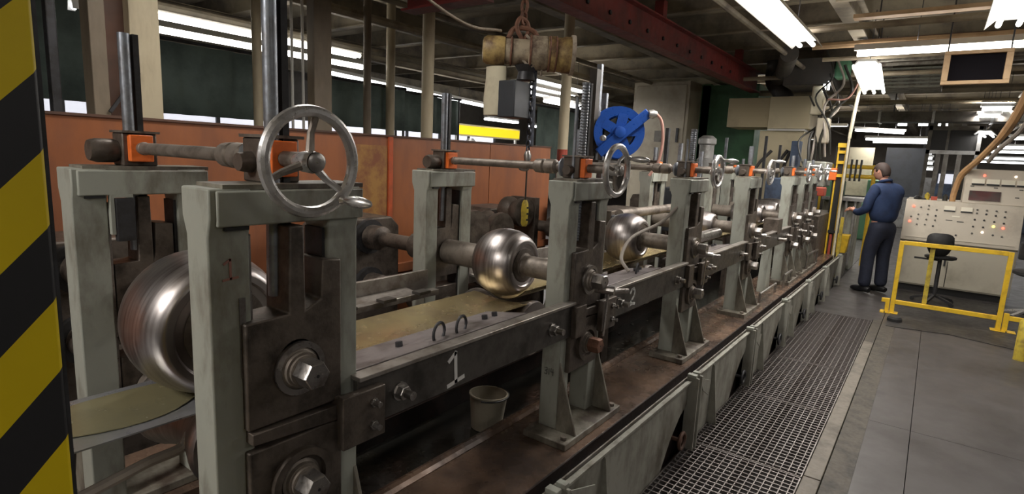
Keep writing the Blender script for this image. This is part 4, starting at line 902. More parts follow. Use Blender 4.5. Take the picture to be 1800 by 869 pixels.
# ================================================================== BACKGROUND MACHINES (centre)
t = thing('cabinet', 'tall grey-beige steel cabinet behind the blue hose reel', 'cabinet', (10.3, 4.2, 0))
part('body', B().box(10.0, 10.6, 3.66, 4.72, 0, 3.02), M['cabinet'], t, 0.01); part('door', B().box(9.985, 10.0, 3.72, 4.66, 0.15, 2.95), M['cabinet'], t, 0.004)
part('handle', B().box(9.96, 9.985, 3.80, 3.84, 1.95, 2.2), M['bar'], t); part('notice', B().box(9.981, 9.985, 4.1, 4.25, 1.95, 2.15), M['bench'], t)
t = thing('green_machine', 'large dark green machine enclosure beside the tall cabinet', 'machine', (10.6, 3.1, 0))
part('body', B().box(10.72, 11.6, 2.7, 3.70, 1.55, 3.02), M['green'], t, 0.01); part('leg', B().box(10.72, 10.84, 3.54, 3.72, 0, 3.04), M['green'], t)
part('lower_door', B().box(10.78, 11.5, 2.75, 3.54, 0.0, 1.55), M['green'], t); part('opening', B().box(10.70, 10.78, 2.75, 3.52, 1.50, 1.56), M['black'], t)
t = thing('machine_hood', 'big cream sheet-metal hood and pedestal above the far stands', 'hood', (10, 2.3, 0))
part('shaded_box', B().box(9.9, 10.6, 2.30, 2.95, 2.22, 2.69), M['duct_shade'], t, 0.008); part('cream_box', B().box(9.88, 10.7, 1.70, 2.30, 2.20, 2.70), M['duct'], t, 0.008)
part('pedestal', B().box(9.95, 10.6, 1.76, 2.42, 0.2, 2.17), M['duct'], t, 0.008); part('ledge', B().box(9.90, 10.6, 1.75, 2.30, 2.17, 2.20), M['fixture'], t)
part('base', B().box(9.8, 10.9, 1.7, 2.9, 0.0, 0.2), M['bench'], t)
t = thing('duct', 'dark bent sheet-metal exhaust duct above the cream hood', 'duct', (10.2, 2.2, 2.7))
part('riser', B().tube(curve([(10.2, 2.15, 2.68), (10.2, 2.25, 2.85), (10.2, 2.35, 3.0), (10.2, 2.35, 3.3)]), 0.14, 16), M['ductdark'], t)
part('run', B().tube(curve([(10.2, 2.3, 3.0), (9.2, 2.0, 3.0), (8.0, 1.7, 3.02)]), 0.11, 14), M['ductdark'], t)
part('fan_box', B().box(9.2, 10.1, 1.35, 2.0, 2.78, 3.15), M['ductdark'], t, 0.01)
t = thing('electric_motor', 'vertical silver and grey motor beside the cream pedestal', 'motor', (7.35, 2.40, 0))
part('stand', B().box(7.20, 7.46, 2.26, 2.55, 0.0, 1.55), M['bench'], t)
part('body', B().lathe([(0, 0.10), (0.1, 0.11), (0.12, 0.09), (0.28, 0.09), (0.30, 0.11), (0.36, 0.11), (0.40, 0.06)], (7.33, 2.40, 1.55), (0, 0, 1), 20), M['silver'], t)
part('lower_cover', B().lathe([(0, 0.12), (0.10, 0.11), (0.16, 0.08)], (7.33, 2.38, 1.40), (0, 0, 1), 16), M['fixture'], t)
# rods standing behind the stands
for k, (x, y, z, h_) in enumerate([(5.0, 2.0, 1.5, 0.4), (5.35, 2.0, 1.5, 0.28), (8.2, 1.9, 1.5, 0.5), (7.8, 2.3, 1.4, 0.55), (8.6, 1.8, 1.4, 0.5), (5.9, 1.98, 1.5, 0.22)]):
    solo('upright_bar', B().box(x-0.02, x+0.02, y-0.015, y+0.015, 0.42, z+h_), M['screw'] if k % 2 else M['bar'], 'dark upright steel bar behind the far stands, %s from the left' % ['first', 'second', 'fifth', 'fourth', 'sixth', 'third'][k], 'bar', 'upright bars behind the far stands')
for k, (p0, p1) in enumerate([((9.6, 2.4, 1.45), (9.7, 2.15, 1.85)), ((9.5, 2.1, 1.40), (9.7, 1.92, 1.86)), ((9.6, 1.95, 1.4), (9.7, 1.88, 1.85))]):
    solo('lever', B().tube([p0, tuple((a+b)/2+0.02 for a, b in zip(p0, p1)), p1], 0.025, 8), M['ductdark'], 'dark bent lever against the cream pedestal, %s' % ['leftmost', 'middle', 'rightmost'][k], 'lever', 'levers by the pedestal')
solo('blue_column', B().box(9.5, 9.7, 1.72, 1.84, 0.42, 2.0), M['bluegrey'], 'pale blue-grey upright at the right edge of the pedestal', 'upright', bevel=0.01)
# tangle by the far end of the line
t = thing('end_machine', 'cluttered drive unit with hoses at the far end of the mill', 'machine', (9.0, 1.5, 0))
part('base', B().box(8.2, 9.5, 1.15, 2.0, 0.42, 1.0), M['oily'], t, 0.01)
part('body', B().box(8.4, 9.3, 1.35, 1.9, 1.0, 1.45), M['bluegrey'], t, 0.02)
part('body', B().box(8.9, 9.5, 1.25, 1.55, 1.35, 1.7), M['paint'], t, 0.02)
for k in range(4):
    part('valve', B().lathe([(0, 0.03), (0.05, 0.035), (0.08, 0.02), (0.12, 0.02)], (8.1+0.32*k, 1.30, 1.50), (0, 0, 1), 10), M['chrome'], t)
    part('pipe', B().tube(curve([(8.1+0.32*k, 1.3, 1.50), (8.2+0.32*k, 1.36, 1.38), (8.3+0.3*k, 1.3, 1.25)]), 0.018, 6), M['machined'], t)
part('orange_cover', B().box(8.95, 9.2, 1.12, 1.30, 1.45, 1.62), M['orange'], t, 0.01)
part('red_cover', B().box(8.3, 8.5, 1.15, 1.35, 1.25, 1.36), M['redbase'], t, 0.01)
t = thing('hose_tree', 'pale hanging junction boxes and looping hoses above the mill end', 'hoses', (9.2, 1.45, 1.8))
part('box', B().box(9.1, 9.3, 1.42, 1.58, 2.35, 2.75), M['canvas'], t, 0.02); part('box', B().box(9.0, 9.2, 1.30, 1.46, 1.95, 2.30), M['cabinet'], t, 0.02)
part('box', B().box(9.15, 9.4, 1.16, 1.34, 2.85, 3.1), M['green'], t, 0.03)
part('lamp_glass', B().cyl((9.05, 1.42, 2.66), (9.05, 1.42, 2.76), 0.018, n=10), M['tubefar'], t)
part('lamp_glass', B().cyl((9.05, 1.37, 2.68), (9.05, 1.37, 2.80), 0.014, n=8), M['tubefar'], t)
for k in range(7):
    a = random.uniform(1.2, 1.6); z = 3.2-0.1*k
    part('hose', B().tube(curve([(9.0, a, z), (8.95+0.05*k, a-0.12, z-0.35), (9.05, a+0.08, z-0.62), (9.0, 1.3+0.04*k, z-1.0), (9.1, 1.25+0.06*k, 1.8-0.03*k)]), 0.012+0.004*(k % 3), 6), [M['hose_black'], M['hose_grey'], M['hose_black']][k % 3], t)
part('red_cable', B().tube(curve([(9.0, 1.35, 2.55), (8.9, 1.1, 2.55), (8.85, 0.98, 2.8), (8.9, 0.92, 3.1)]), 0.012, 6), M['hose_pink'], t)

# ================================================================== YELLOW GUARD RACK + white pole
t = thing('guard_rack', 'tall yellow slotted guard rail standing at the end of the walkway', 'guard', (9.0, 1.08, 0))
def ygl(z): return 1.075+0.02*(z-1.1)
for yy in (1.045, 1.135):
    part('upright', B().box(8.98, 9.02, yy-0.010, yy+0.010, 0.12, 1.93), M['yellow'], t, 0.003)
part('backing', B().box(9.02, 9.03, 1.01, 1.17, 0.10, 1.93), M['black'], t)
part('top_cap', B().box(8.97, 9.03, 1.03, 1.15, 1.90, 1.96), M['yellow'], t, 0.004)
for z in (1.84, 1.70, 1.52, 0.74, 0.2): part('cross_piece', B().box(8.975, 9.02, 1.045, 1.135, z-0.02, z+0.02), M['yellow'] if z != 0.74 else M['black'], t)
part('lens_strip', B().box(8.99, 9.015, 1.075, 1.105, 0.25, 0.70), M['redbase'], t)
part('side_bar', B().box(8.9, 8.95, 1.19, 1.23, 0.05, 0.80), M['yellow'], t, 0.003); part('side_bar', B().box(9.02, 9.06, 0.96, 1.0, 0.05, 0.95), M['yellow_dull'], t, 0.003)
part('foot', B().box(8.85, 9.1, 0.97, 1.24, 0.0, 0.10), M['bar'], t)
solo('white_pole', B().cyl((8.9, 1.02, 2.02), (8.9, 0.96, 3.06), 0.022, n=10).cyl((8.9, 1.02, 0.0), (8.9, 1.02, 2.02), 0.016, n=8), M['canvas'], 'slim white pole rising beside the yellow guard', 'pole')
t = thing('yellow_barrier', 'double yellow horizontal barrier rails behind the worker', 'barrier', (11.2, 1.3, 0))
part('rail', B().cyl((11.2, 1.62, 1.66), (11.2, 0.85, 1.66), 0.035, n=10), M['yellow'], t); part('rail', B().cyl((11.2, 1.62, 1.50), (11.2, 0.85, 1.50), 0.035, n=10), M['yellow'], t)
part('post', B().cyl((11.2, 1.62, 0), (11.2, 1.62, 1.7), 0.03, n=10), M['yellow'], t); part('post', B().cyl((11.2, 0.85, 0), (11.2, 0.85, 1.7), 0.03, n=10), M['yellow'], t)
for k in range(3): part('strap', B().box(11.15, 11.25, 1.18-0.07*k, 1.205-0.07*k, 1.42, 1.78), M['black'], t)
t = thing('machine_tool', 'pale green upright machine between the guard and the worker', 'machine', (10.6, 1.2, 0))
part('body', B().box(10.5, 11.0, 0.95, 1.45, 0, 1.1), M['paint'], t, 0.02); part('head', B().box(10.45, 10.9, 1.2, 1.45, 1.1, 1.42), M['green'], t, 0.02)
part('table', B().box(10.3, 10.9, 0.85, 1.45, 1.12, 1.17), M['silver'], t)
for yy in (0.98, 1.1, 1.2): part('rod', B().cyl((10.35, yy, 0.1), (10.35, yy, 1.12), 0.02, n=8), M['silver'], t)
solo('yellow_bin', B().prism([(0.98, 0.34), (1.16, 0.34), (1.2, 0.62), (0.95, 0.62)], 'x', 9.9, 10.1), M['yellow'], 'small yellow bin low beside the guard rack', 'bin', bevel=0.01)
solo('bin_stand', B().box(9.88, 10.12, 0.97, 1.17, 0, 0.34), M['bench'], 'dark stand carrying the small yellow bin', 'stand')

# ================================================================== OPERATOR CONSOLE
t = thing('control_console', 'large warm-grey operator console with rows of buttons and red lamps', 'console', (9.9, -0.32, 0))
YL, YR = 0.30, -0.93
part('plinth', B().box(9.48, 10.3, YR+0.02, YL-0.02, 0, 0.09), M['black'], t)
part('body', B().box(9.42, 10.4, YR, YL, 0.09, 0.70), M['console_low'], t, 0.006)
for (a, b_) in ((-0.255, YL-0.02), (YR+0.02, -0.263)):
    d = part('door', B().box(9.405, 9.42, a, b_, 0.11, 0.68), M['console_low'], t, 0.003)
    if a > -0.3: part('door_handle', B().box(9.385, 9.405, -0.235, -0.215, 0.40, 0.50), M['bar'], d)
part('door_gap', B().box(9.408, 9.421, -0.263, -0.255, 0.12, 0.46), M['black'], t)
# sloping desk front
x0_, z0_, x1_, z1_ = 9.38, 0.745, 9.52, 1.235
part('desk', B().prism([(9.38, 0.70), (10.4, 0.70), (10.4, 1.245), (9.525, 1.245), (9.38, 0.745)], 'y', YR, YL), M['console'], t, 0.006)
def face(y, s_, h=0.0):
    """point on the sloping face; s_ 0..1 from bottom to top"""
    n = Vector((-(z1_-z0_), 0, (x1_-x0_))).normalized()
    return Vector((x0_+(x1_-x0_)*s_, y, z0_+(z1_-z0_)*s_)) + n*h, n
def yy_(fr): return YL-0.02+(YR-YL+0.04)*fr
lampn = {(0.06, 0.84): 'r', (0.045, 0.42): 'r', (0.70, 0.29): 'w', (0.785, 0.46): 'y', (0.865, 0.44): 'r'}
ctr = [(0.13, 0.82), (0.20, 0.88), (0.20, 0.78), (0.275, 0.78), (0.115, 0.62), (0.20, 0.64), (0.275, 0.62), (0.05, 0.55), (0.115, 0.50), (0.195, 0.50), (0.275, 0.50), (0.115, 0.35), (0.19, 0.36), (0.265, 0.34),
       (0.63, 0.86), (0.71, 0.86), (0.79, 0.86), (0.865, 0.86), (0.63, 0.77), (0.71, 0.76), (0.79, 0.74), (0.865, 0.72), (0.62, 0.60), (0.70, 0.60), (0.785, 0.58), (0.865, 0.56), (0.615, 0.42), (0.70, 0.42), (0.615, 0.24), (0.79, 0.24), (0.865, 0.22),
       (0.38, 0.14), (0.48, 0.15)]
for (fr, s_) in ctr:
    p, n = face(yy_(fr), s_)
    k = part('push_button', B().lathe([(0, 0.012), (0.004, 0.012), (0.005, 0.008), (0.012, 0.0075)], p, n, 12), M['black'] if s_ < 0.8 and random.random() < 0.35 else M['bench'], t)
for (fr, s_), c in lampn.items():
    p, n = face(yy_(fr), s_)
    part('indicator_lamp', B().lathe([(0, 0.015), (0.008, 0.014), (0.014, 0.008)], p, n, 12), {'r': M['redlamp'], 'w': M['whitelamp'], 'y': M['yellamp']}[c], t, label='lit %s indicator lamp' % {'r': 'red', 'w': 'pinkish white', 'y': 'yellow'}[c])
def plate(y0f, y1f, s0, s1, m_, name, h=0.006):
    a, n = face(yy_(y0f), s0); b1, _ = face(yy_(y1f), s0); c, _ = face(yy_(y1f), s1); d_, _ = face(yy_(y0f), s1)
    v = [a, b1, c, d_] + [q+n*h for q in (a, b1, c, d_)]
    return part(name, B().add(v, [(3, 2, 1, 0), (4, 5, 6, 7), (0, 1, 5, 4), (1, 2, 6, 5), (2, 3, 7, 6), (3, 0, 4, 7)]), m_, t)
plate(0.34, 0.44, 0.79, 0.90, M['ivory'], 'meter', 0.012); plate(0.34, 0.44, 0.76, 0.79, M['black'], 'meter_base', 0.012)
plate(0.49, 0.59, 0.79, 0.90, M['ivory'], 'meter', 0.012); plate(0.49, 0.59, 0.76, 0.79, M['black'], 'meter_base', 0.012)
plate(0.37, 0.43, 0.52, 0.54, M['bench'], 'name_plate', 0.003); plate(0.47, 0.53, 0.50, 0.52, M['black'], 'name_plate', 0.003); plate(0.42, 0.49, 0.62, 0.66, M['ivory'], 'name_plate', 0.003)
plate(0.02, 0.98, 0.0, 0.006, M['console_low'], 'desk_bead', 0.008)
t = thing('instrument_box', 'smaller instrument box with four ivory meters and a dull red display, on the console', 'instrument box', (9.8, -0.7, 1.245))
ya, yb = -0.30, -1.15
part('body', B().prism([(9.56, 1.245), (10.2, 1.245), (10.2, 1.69), (9.70, 1.69), (9.60, 1.40)], 'y', yb, ya), M['console'], t, 0.006)
def f2(y, z, h=0): # sloping front between (9.56,1.245) and (9.60,1.40) / (9.70,1.69)
    x = 9.56+0.04*(z-1.245)/0.155 if z < 1.40 else 9.60+0.10*(z-1.40)/0.29
    return (x-h, y, z)
def quadplate(y0, y1, z0, z1, m_, name, h=0.01):
    v = [f2(y0, z0), f2(y1, z0), f2(y1, z1), f2(y0, z1), f2(y0, z0, h), f2(y1, z0, h), f2(y1, z1, h), f2(y0, z1, h)]
    part(name, B().add(v, [(3, 2, 1, 0), (4, 5, 6, 7), (0, 1, 5, 4), (1, 2, 6, 5), (2, 3, 7, 6), (3, 0, 4, 7)]), m_, t)
quadplate(-0.36, -0.68, 1.285, 1.41, M['screen'], 'display')
for k in range(4):
    quadplate(-0.37-k*0.15, -0.50-k*0.15, 1.505, 1.565, M['ivory'], 'meter', 0.02); quadplate(-0.37-k*0.15, -0.50-k*0.15, 1.485, 1.505, M['black'], 'meter_base', 0.02)
for k, y in enumerate((-0.49, -0.80)):
    part('indicator_lamp', B().lathe([(0, 0.014), (0.01, 0.013), (0.016, 0.007)], f2(y, 1.61), (-1, 0, 0.3), 10), M['redlamp'] if k == 0 else M['whitelamp'], t, label='lit reddish indicator lamp')
for (y, z) in ((-0.36, 1.46), (-0.6, 1.45), (-0.85, 1.44), (-0.82, 1.34)): quadplate(y, y-0.04, z, z+0.015, M['bench'], 'name_plate', 0.004)
# clutter on top of the console
for k, (y, c, h_, lab, nm) in enumerate([(0.18, 'black', 0.05, 'black folded gloves on the console top', 'gloves'), (0.08, 'yellow_dull', 0.10, 'small yellow spray can on the console top', 'spray_can'), (0.0, 'redbase', 0.05, 'small red box on the console top', 'box'), (-0.12, 'hose_black', 0.09, 'dark round jar on the console top by the hose', 'jar')]):
    if nm in ('spray_can', 'jar'): b = B().lathe([(0, 0.03), (h_*0.75, 0.03), (h_*0.85, 0.015), (h_, 0.015)], (9.75, y, 1.245), (0, 0, 1), 14)
    elif nm == 'gloves': b = B().lathe([(0, 0.07), (0.02, 0.075), (0.05, 0.04)], (9.75, y, 1.245), (0, 0, 1), 12, (0.7, 1.1)).box(9.70, 9.74, y-0.09, y-0.02, 1.245, 1.265)
    else: b = B().box(9.71, 9.79, y-0.035, y+0.035, 1.245, 1.295)
    solo(nm, b, M[c], lab, nm.replace('_', ' '), bevel=0.003 if nm == 'box' else 0)

# ================================================================== YELLOW RAILING
t = thing('safety_railing', 'yellow square-tube safety railing in front of the console', 'railing', (7.7, -0.25, 0))
s_ = 0.022
for y, z1 in ((0.22, 0.84), (-0.715, 0.84)):
    part('post', B().box(7.7-s_, 7.7+s_, y-s_, y+s_, 0.012, z1), M['yellow'], t, 0.003)
part('post', B().box(7.74-s_, 7.74+s_, -0.065-s_, -0.065+s_, 0.16, 0.82), M['yellow_dull'], t, 0.003)
part('top_rail', B().box(7.7-s_, 7.7+s_, -0.715+s_, 0.22-s_, 0.80, 0.844), M['yellow'], t, 0.003)
part('bottom_rail', B().box(7.7-s_, 7.7+s_, -0.715+s_, 0.22-s_, 0.115, 0.16), M['yellow'], t, 0.003)
for y in (0.22, -0.715): part('foot_plate', B().box(7.64, 7.76, y-0.06, y+0.06, 0, 0.012), M['yellow'], t)
t = thing('safety_railing', 'low yellow rail continuing right of the main railing', 'railing', (7.7, -1.0, 0))
part('post', B().box(7.68, 7.72, -0.79, -0.745, 0.012, 0.20), M['yellow'], t, 0.003); part('bottom_rail', B().box(7.68, 7.72, -1.8, -0.79, 0.13, 0.175), M['yellow'], t, 0.003)
part('foot_plate', B().box(7.64, 7.76, -0.86, -0.79, 0, 0.012), M['yellow'], t); part('post', B().box(7.68, 7.72, -1.84, -1.8, 0.012, 0.20), M['yellow'], t, 0.003)
t = thing('safety_railing', 'short yellow rail stub left of the main railing', 'railing', (7.7, 0.28, 0))
part('post', B().box(7.68, 7.72, 0.25, 0.29, 0.012, 0.165), M['yellow'], t, 0.003); part('bottom_rail', B().box(7.68, 7.72, 0.29, 0.33, 0.12, 0.163), M['yellow'], t, 0.003); part('foot_plate', B().box(7.64, 7.76, 0.29, 0.33, 0, 0.012), M['yellow'], t)
solo('yellow_bollard', B().lathe([(0, 0.05), (0.35, 0.05), (0.38, 0.03)], (6.6, -0.80, 0), (0, 0, 1), 16), M['yellow_dull'], 'short rusty yellow bollard at the right edge', 'bollard')
b = B().prism([(6.98, 0.23), (7.1, -0.3), (6.92, -0.9), (6.7, -1.9), (9.3, -1.9), (9.3, 0.23)], 'z', 0.001, 0.007)
solo('floor_mat', b, M['mat'], 'black oily rubber matting under the yellow railing', 'mat')
solo('rubber_foot', B().lathe([(0, 0.07), (0.03, 0.07), (0.05, 0.055)], (7.28, 0.17, 0.007), (0, 0, 1), 18), M['rubber'], 'round black rubber block beside the railing foot', 'block')
# ================================================================== STOOL
t = thing('swivel_stool', 'black swivel stool with curved backrest behind the railing', 'stool', (8.7, -0.16, 0.007))
q = (8.7, -0.16)
part('seat', B().lathe([(0, 0.12), (0.015, 0.16), (0.04, 0.165), (0.055, 0.14)], (q[0], q[1], 0.56), (0.1, 0.0, 1), 24), M['rubber'], t)
v = []; f = []
for i in range(13):
    a = PI*0.62+ (i-6)/6*0.85*0.9
    for (z, rr) in ((0.62, 0.15), (0.76, 0.20), (0.90, 0.19)):
        k_ = 1-((i-6)/6)**4*0.35
        v.append((q[0]-0.02+math.cos(a-PI*0.62+PI)*rr, q[1]+0.03+math.sin(a-PI*0.62+PI)*rr, 0.76+(z-0.76)*k_))
for i in range(12):
    for k in range(2): f.append((i*3+k, (i+1)*3+k, (i+1)*3+k+1, i*3+k+1))
o = part('backrest', B().add(v, f), M['rubber'], t); o.modifiers.new('solid', 'SOLIDIFY').thickness = 0.03
part('back_support', B().tube(curve([(q[0], q[1], 0.56), (q[0]-0.13, q[1]+0.02, 0.58), (q[0]-0.17, q[1]+0.03, 0.70)]), 0.012, 6), M['bar'], t)
part('column', B().cyl((q[0], q[1], 0.10), (q[0], q[1], 0.57), 0.022, n=12), M['bar'], t)
part('lever', B().bar((q[0], q[1], 0.55), (q[0]-0.05, q[1]+0.26, 0.56), 0.03, 0.02), M['rubber'], t)
for k in range(5):
    a = k*2*PI/5+0.3; part('leg', B().bar((q[0], q[1], 0.11), (q[0]+math.cos(a)*0.22, q[1]+math.sin(a)*0.22, 0.05), 0.03, 0.025), M['bar'], t)
    part('castor', B().cyl((q[0]+math.cos(a)*0.22-0.01, q[1]+math.sin(a)*0.22, 0.032), (q[0]+math.cos(a)*0.22+0.01, q[1]+math.sin(a)*0.22, 0.032), 0.025, n=10), M['black'], t)
t = thing('swivel_chair', 'dark swivel chair with chrome column at the right edge of the frame', 'chair', (8.6, -1.02, 0.007))
q = (8.6, -1.02)
part('seat', B().lathe([(0, 0.14), (0.02, 0.19), (0.05, 0.19), (0.065, 0.16)], (q[0], q[1], 0.50), (0, 0, 1), 20), M['rubber'], t)
part('backrest', B().box(q[0]-0.02, q[0]+0.02, q[1]-0.16, q[1]+0.16, 0.68, 0.88), M['rubber'], t, 0.015); part('back_support', B().box(q[0]-0.03, q[0]-0.015, q[1]-0.02, q[1]+0.02, 0.5, 0.7), M['bar'], t)
part('column', B().cyl((q[0], q[1], 0.10), (q[0], q[1], 0.50), 0.03, n=14), M['chrome'], t)
for k in range(5):
    a = k*2*PI/5; part('leg', B().bar((q[0], q[1], 0.11), (q[0]+math.cos(a)*0.24, q[1]+math.sin(a)*0.24, 0.05), 0.035, 0.025), M['chrome'], t)
    part('castor', B().cyl((q[0]+math.cos(a)*0.24-0.01, q[1]+math.sin(a)*0.24, 0.032), (q[0]+math.cos(a)*0.24+0.01, q[1]+math.sin(a)*0.24, 0.032), 0.025, n=10), M['black'], t)

# ================================================================== WORKER
def skin(name, joints, edges, parent, m_, root=0, sub=2):
    me = bpy.data.meshes.new(name); base = WL[parent]
    me.from_pydata([Vector(j[0])-base for j in joints], edges, [])
    o = bpy.data.objects.new(name, me); col.objects.link(o); o.parent = parent; o.location = (0, 0, 0); WL[o] = base
    me.materials.append(m_)
    o.modifiers.new('skin', 'SKIN')
    for i, j in enumerate(joints):
        sv = me.skin_vertices[0].data[i]; r = j[1]; sv.radius = (r, r) if not isinstance(r, tuple) else r
        sv.use_root = (i == root)
    o.modifiers['skin'].use_smooth_shade = True
    s = o.modifiers.new('subdivision', 'SUBSURF'); s.levels = sub; s.render_levels = sub
    return o
def chain(n0, n1): return [(i, i+1) for i in range(n0, n1)]
W = Vector((8.84, 0.515, 0))
person = thing('person', 'worker in navy shirt and dark trousers standing with his back turned, head bowed left', 'person', W)
# body frame: facing direction F (towards +x and +y), right side S
F = Vector((0.62, 0.78, 0)).normalized(); S = Vector((F.y, -F.x, 0))     # S: person's right
def Pp(f_, s, z): return W + F*f_ + S*s + Vector((0, 0, z))
pel = Pp(-0.02, 0, 0.93); chest = Pp(0.0, 0, 1.28); neck = Pp(0.035, 0, 1.47); 
J = [(pel, (0.11, 0.085)), (Pp(-0.01, 0, 1.08), (0.10, 0.08)), (Pp(-0.01, 0, 1.25), (0.13, 0.09)), (Pp(0.0, 0, 1.37), (0.075, 0.055)),
     (neck, 0.048), (Pp(0.075, 0, 1.535), 0.055),
     # right shoulder..
     (Pp(0.0, 0.165, 1.39), 0.06), (Pp(0.01, 0.215, 1.24), 0.047), (Pp(0.03, 0.235, 1.10), 0.042), (Pp(0.16, 0.20, 1.03), 0.034), (Pp(0.27, 0.13, 1.04), 0.026), (Pp(0.31, 0.10, 1.045), 0.030),
     # left arm
     (Pp(0.0, -0.165, 1.39), 0.06), (Pp(0.02, -0.22, 1.24), 0.047), (Pp(0.03, -0.24, 1.11), 0.042), (Pp(0.16, -0.23, 1.05), 0.034), (Pp(0.28, -0.18, 1.07), 0.026), (Pp(0.33, -0.16, 1.08), 0.030),
     # legs
     (Pp(-0.02, 0.09, 0.86), 0.085), (Pp(0.0, 0.115, 0.50), 0.06), (Pp(-0.01, 0.12, 0.28), 0.052), (Pp(-0.02, 0.125, 0.09), 0.038),
     (Pp(-0.02, -0.09, 0.86), 0.085), (Pp(0.02, -0.115, 0.50), 0.06), (Pp(0.0, -0.13, 0.28), 0.052), (Pp(-0.01, -0.14, 0.09), 0.038)]
E_ = [(0, 1), (1, 2), (2, 3), (3, 4), (4, 5), (3, 6), (6, 7), (7, 8), (8, 9), (9, 10), (10, 11), (3, 12), (12, 13), (13, 14), (14, 15), (15, 16), (16, 17), (0, 18), (18, 19), (19, 20), (20, 21), (0, 22), (22, 23), (23, 24), (24, 25)]
for (hand, sgn) in ((11, 1), (17, -1)):
    hp_ = J[hand][0]
    for k in range(4):
        o_ = (k-1.5)*0.019
        a = hp_ + F*0.02 + S*(o_)*0.6 + Vector((0, 0, o_*0.7)); n0 = len(J)
        L_ = [0.07, 0.08, 0.075, 0.06][k]
        J += [(a+F*0.02, 0.009), (a+F*(0.02+L_*0.55)+Vector((0, 0, -0.006)), 0.008), (a+F*(0.02+L_*0.85)+Vector((0, 0, -0.03)), 0.007)]
        E_ += [(hand, n0), (n0, n0+1), (n0+1, n0+2)]
    n0 = len(J); J += [(hp_+S*(-sgn*0.03)+Vector((0, 0, 0.02)), 0.010), (hp_+F*0.035+S*(-sgn*0.045)+Vector((0, 0, 0.025)), 0.008)]; E_ += [(hand, n0), (n0, n0+1)]
body = skin('body', J, E_, person, M['skin'])
# head: lofted rings along the head's up axis, bowed forward and to the left
hd_up = (Vector((0, 0, 1))*0.90 + F*0.42).normalized(); hd_f = (F - hd_up*F.dot(hd_up)).normalized(); hd_f = (hd_f - S*0.15).normalized(); hd_s = hd_f.cross(hd_up).normalized()
hc = Pp(0.095, -0.005, 1.60)
def head_mesh(scale=1.0, hair=False):
    b = B(); v = []; f = []; N = 20; Mh = 14
    for i in range(Mh+1):
        u = -1+2*i/Mh; 
        rr = math.sqrt(max(0.0, 1-u*u*0.995))
        for k in range(N):
            a = 2*PI*k/N; fx = math.cos(a); sx = math.sin(a)
            rf = 0.098 if fx > 0 else 0.100; rs = 0.076*(1-0.10*max(0, -u))
            fo = fx*rf*rr; so = sx*rs*rr
            if u < -0.1 and fx > 0: fo += 0.012*min(1, -u)*(1-rr*0.2)
            if not hair:
                if fx > 0.93: fo += 0.020*math.exp(-((u+0.12)/0.10)**2) - 0.006*math.exp(-((u-0.08)/0.08)**2)+0.004*math.exp(-((u+0.42)/0.06)**2)
            p = hc + (hd_f*fo + hd_s*so + hd_up*(u*0.118))*scale
            v.append(p)
    for i in range(Mh):
        for k in range(N):
            k2 = (k+1) % N
            if hair:
                u = -1+2*(i+0.5)/Mh; a = 2*PI*(k+0.5)/N; fx = math.cos(a)
                if u < 0.45 and fx > 0.25: continue
                if u < -0.72: continue
                if u < -0.05 and fx > -0.30: continue
            f.append((i*N+k, i*N+k2, (i+1)*N+k2, (i+1)*N+k))
    if not hair: f += [tuple(range(N-1, -1, -1)), tuple(range(Mh*N, Mh*N+N))]
    return b.add(v, f)
hd = part('head', head_mesh(), M['skin'], person)
for s2 in (-1, 1):
    part('ear', B().lathe([(0, 0.010), (0.006, 0.018), (0.012, 0.014)], hc+hd_s*s2*0.070-hd_up*0.008-hd_f*0.008, hd_s*s2, 12, (0.8, 1.5)), M['skin'], hd)
    part('eye', B().lathe([(0, 0.008), (0.004, 0.009), (0.007, 0.004)], hc+hd_s*s2*0.030+hd_up*0.010+hd_f*0.086, hd_f, 10), M['white'], hd)
part('mouth', B().bar(hc+hd_f*0.096-hd_up*0.052-hd_s*0.02, hc+hd_f*0.096-hd_up*0.052+hd_s*0.02, 0.004, 0.006), M['pinkish'], hd)
part('collar', B().torus(Pp(0.03, 0, 1.475), (F*0.35+Vector((0, 0, 1))), 0.068, 0.018, 24, 8), M['navy'], person)
h_ = part('hair', head_mesh(1.07, True), M['hair'], person); h_.modifiers.new('solid', 'SOLIDIFY').thickness = 0.012
# shirt
JS = [(Pp(-0.02, 0, 0.91), (0.175, 0.135)), (Pp(-0.015, 0, 1.08), (0.205, 0.155)), (Pp(-0.015, 0, 1.25), (0.215, 0.155)), (Pp(-0.005, 0, 1.37), (0.175, 0.125)), (Pp(0.02, 0, 1.455), 0.085),
      (Pp(0.0, 0.16, 1.375), 0.078), (Pp(0.01, 0.215, 1.24), 0.068), (Pp(0.03, 0.24, 1.10), 0.060), (Pp(0.15, 0.205, 1.04), 0.050), (Pp(0.23, 0.155, 1.04), 0.042),
      (Pp(0.0, -0.16, 1.375), 0.078), (Pp(0.02, -0.22, 1.24), 0.068), (Pp(0.03, -0.245, 1.11), 0.060), (Pp(0.15, -0.235, 1.05), 0.050), (Pp(0.24, -0.20, 1.065), 0.042)]
skin('shirt', JS, [(0, 1), (1, 2), (2, 3), (3, 4), (3, 5), (5, 6), (6, 7), (7, 8), (8, 9), (3, 10), (10, 11), (11, 12), (12, 13), (13, 14)], person, M['navy'])
JT = [(Pp(-0.02, 0, 1.00), (0.170, 0.13)), (Pp(-0.025, 0, 0.88), (0.180, 0.135)), (Pp(-0.02, 0.095, 0.78), 0.108), (Pp(0.0, 0.115, 0.50), 0.083), (Pp(-0.01, 0.12, 0.28), 0.078), (Pp(-0.015, 0.125, 0.07), 0.080),
      (Pp(-0.02, -0.095, 0.78), 0.108), (Pp(0.02, -0.115, 0.50), 0.083), (Pp(0.0, -0.13, 0.28), 0.078), (Pp(-0.005, -0.14, 0.07), 0.080)]
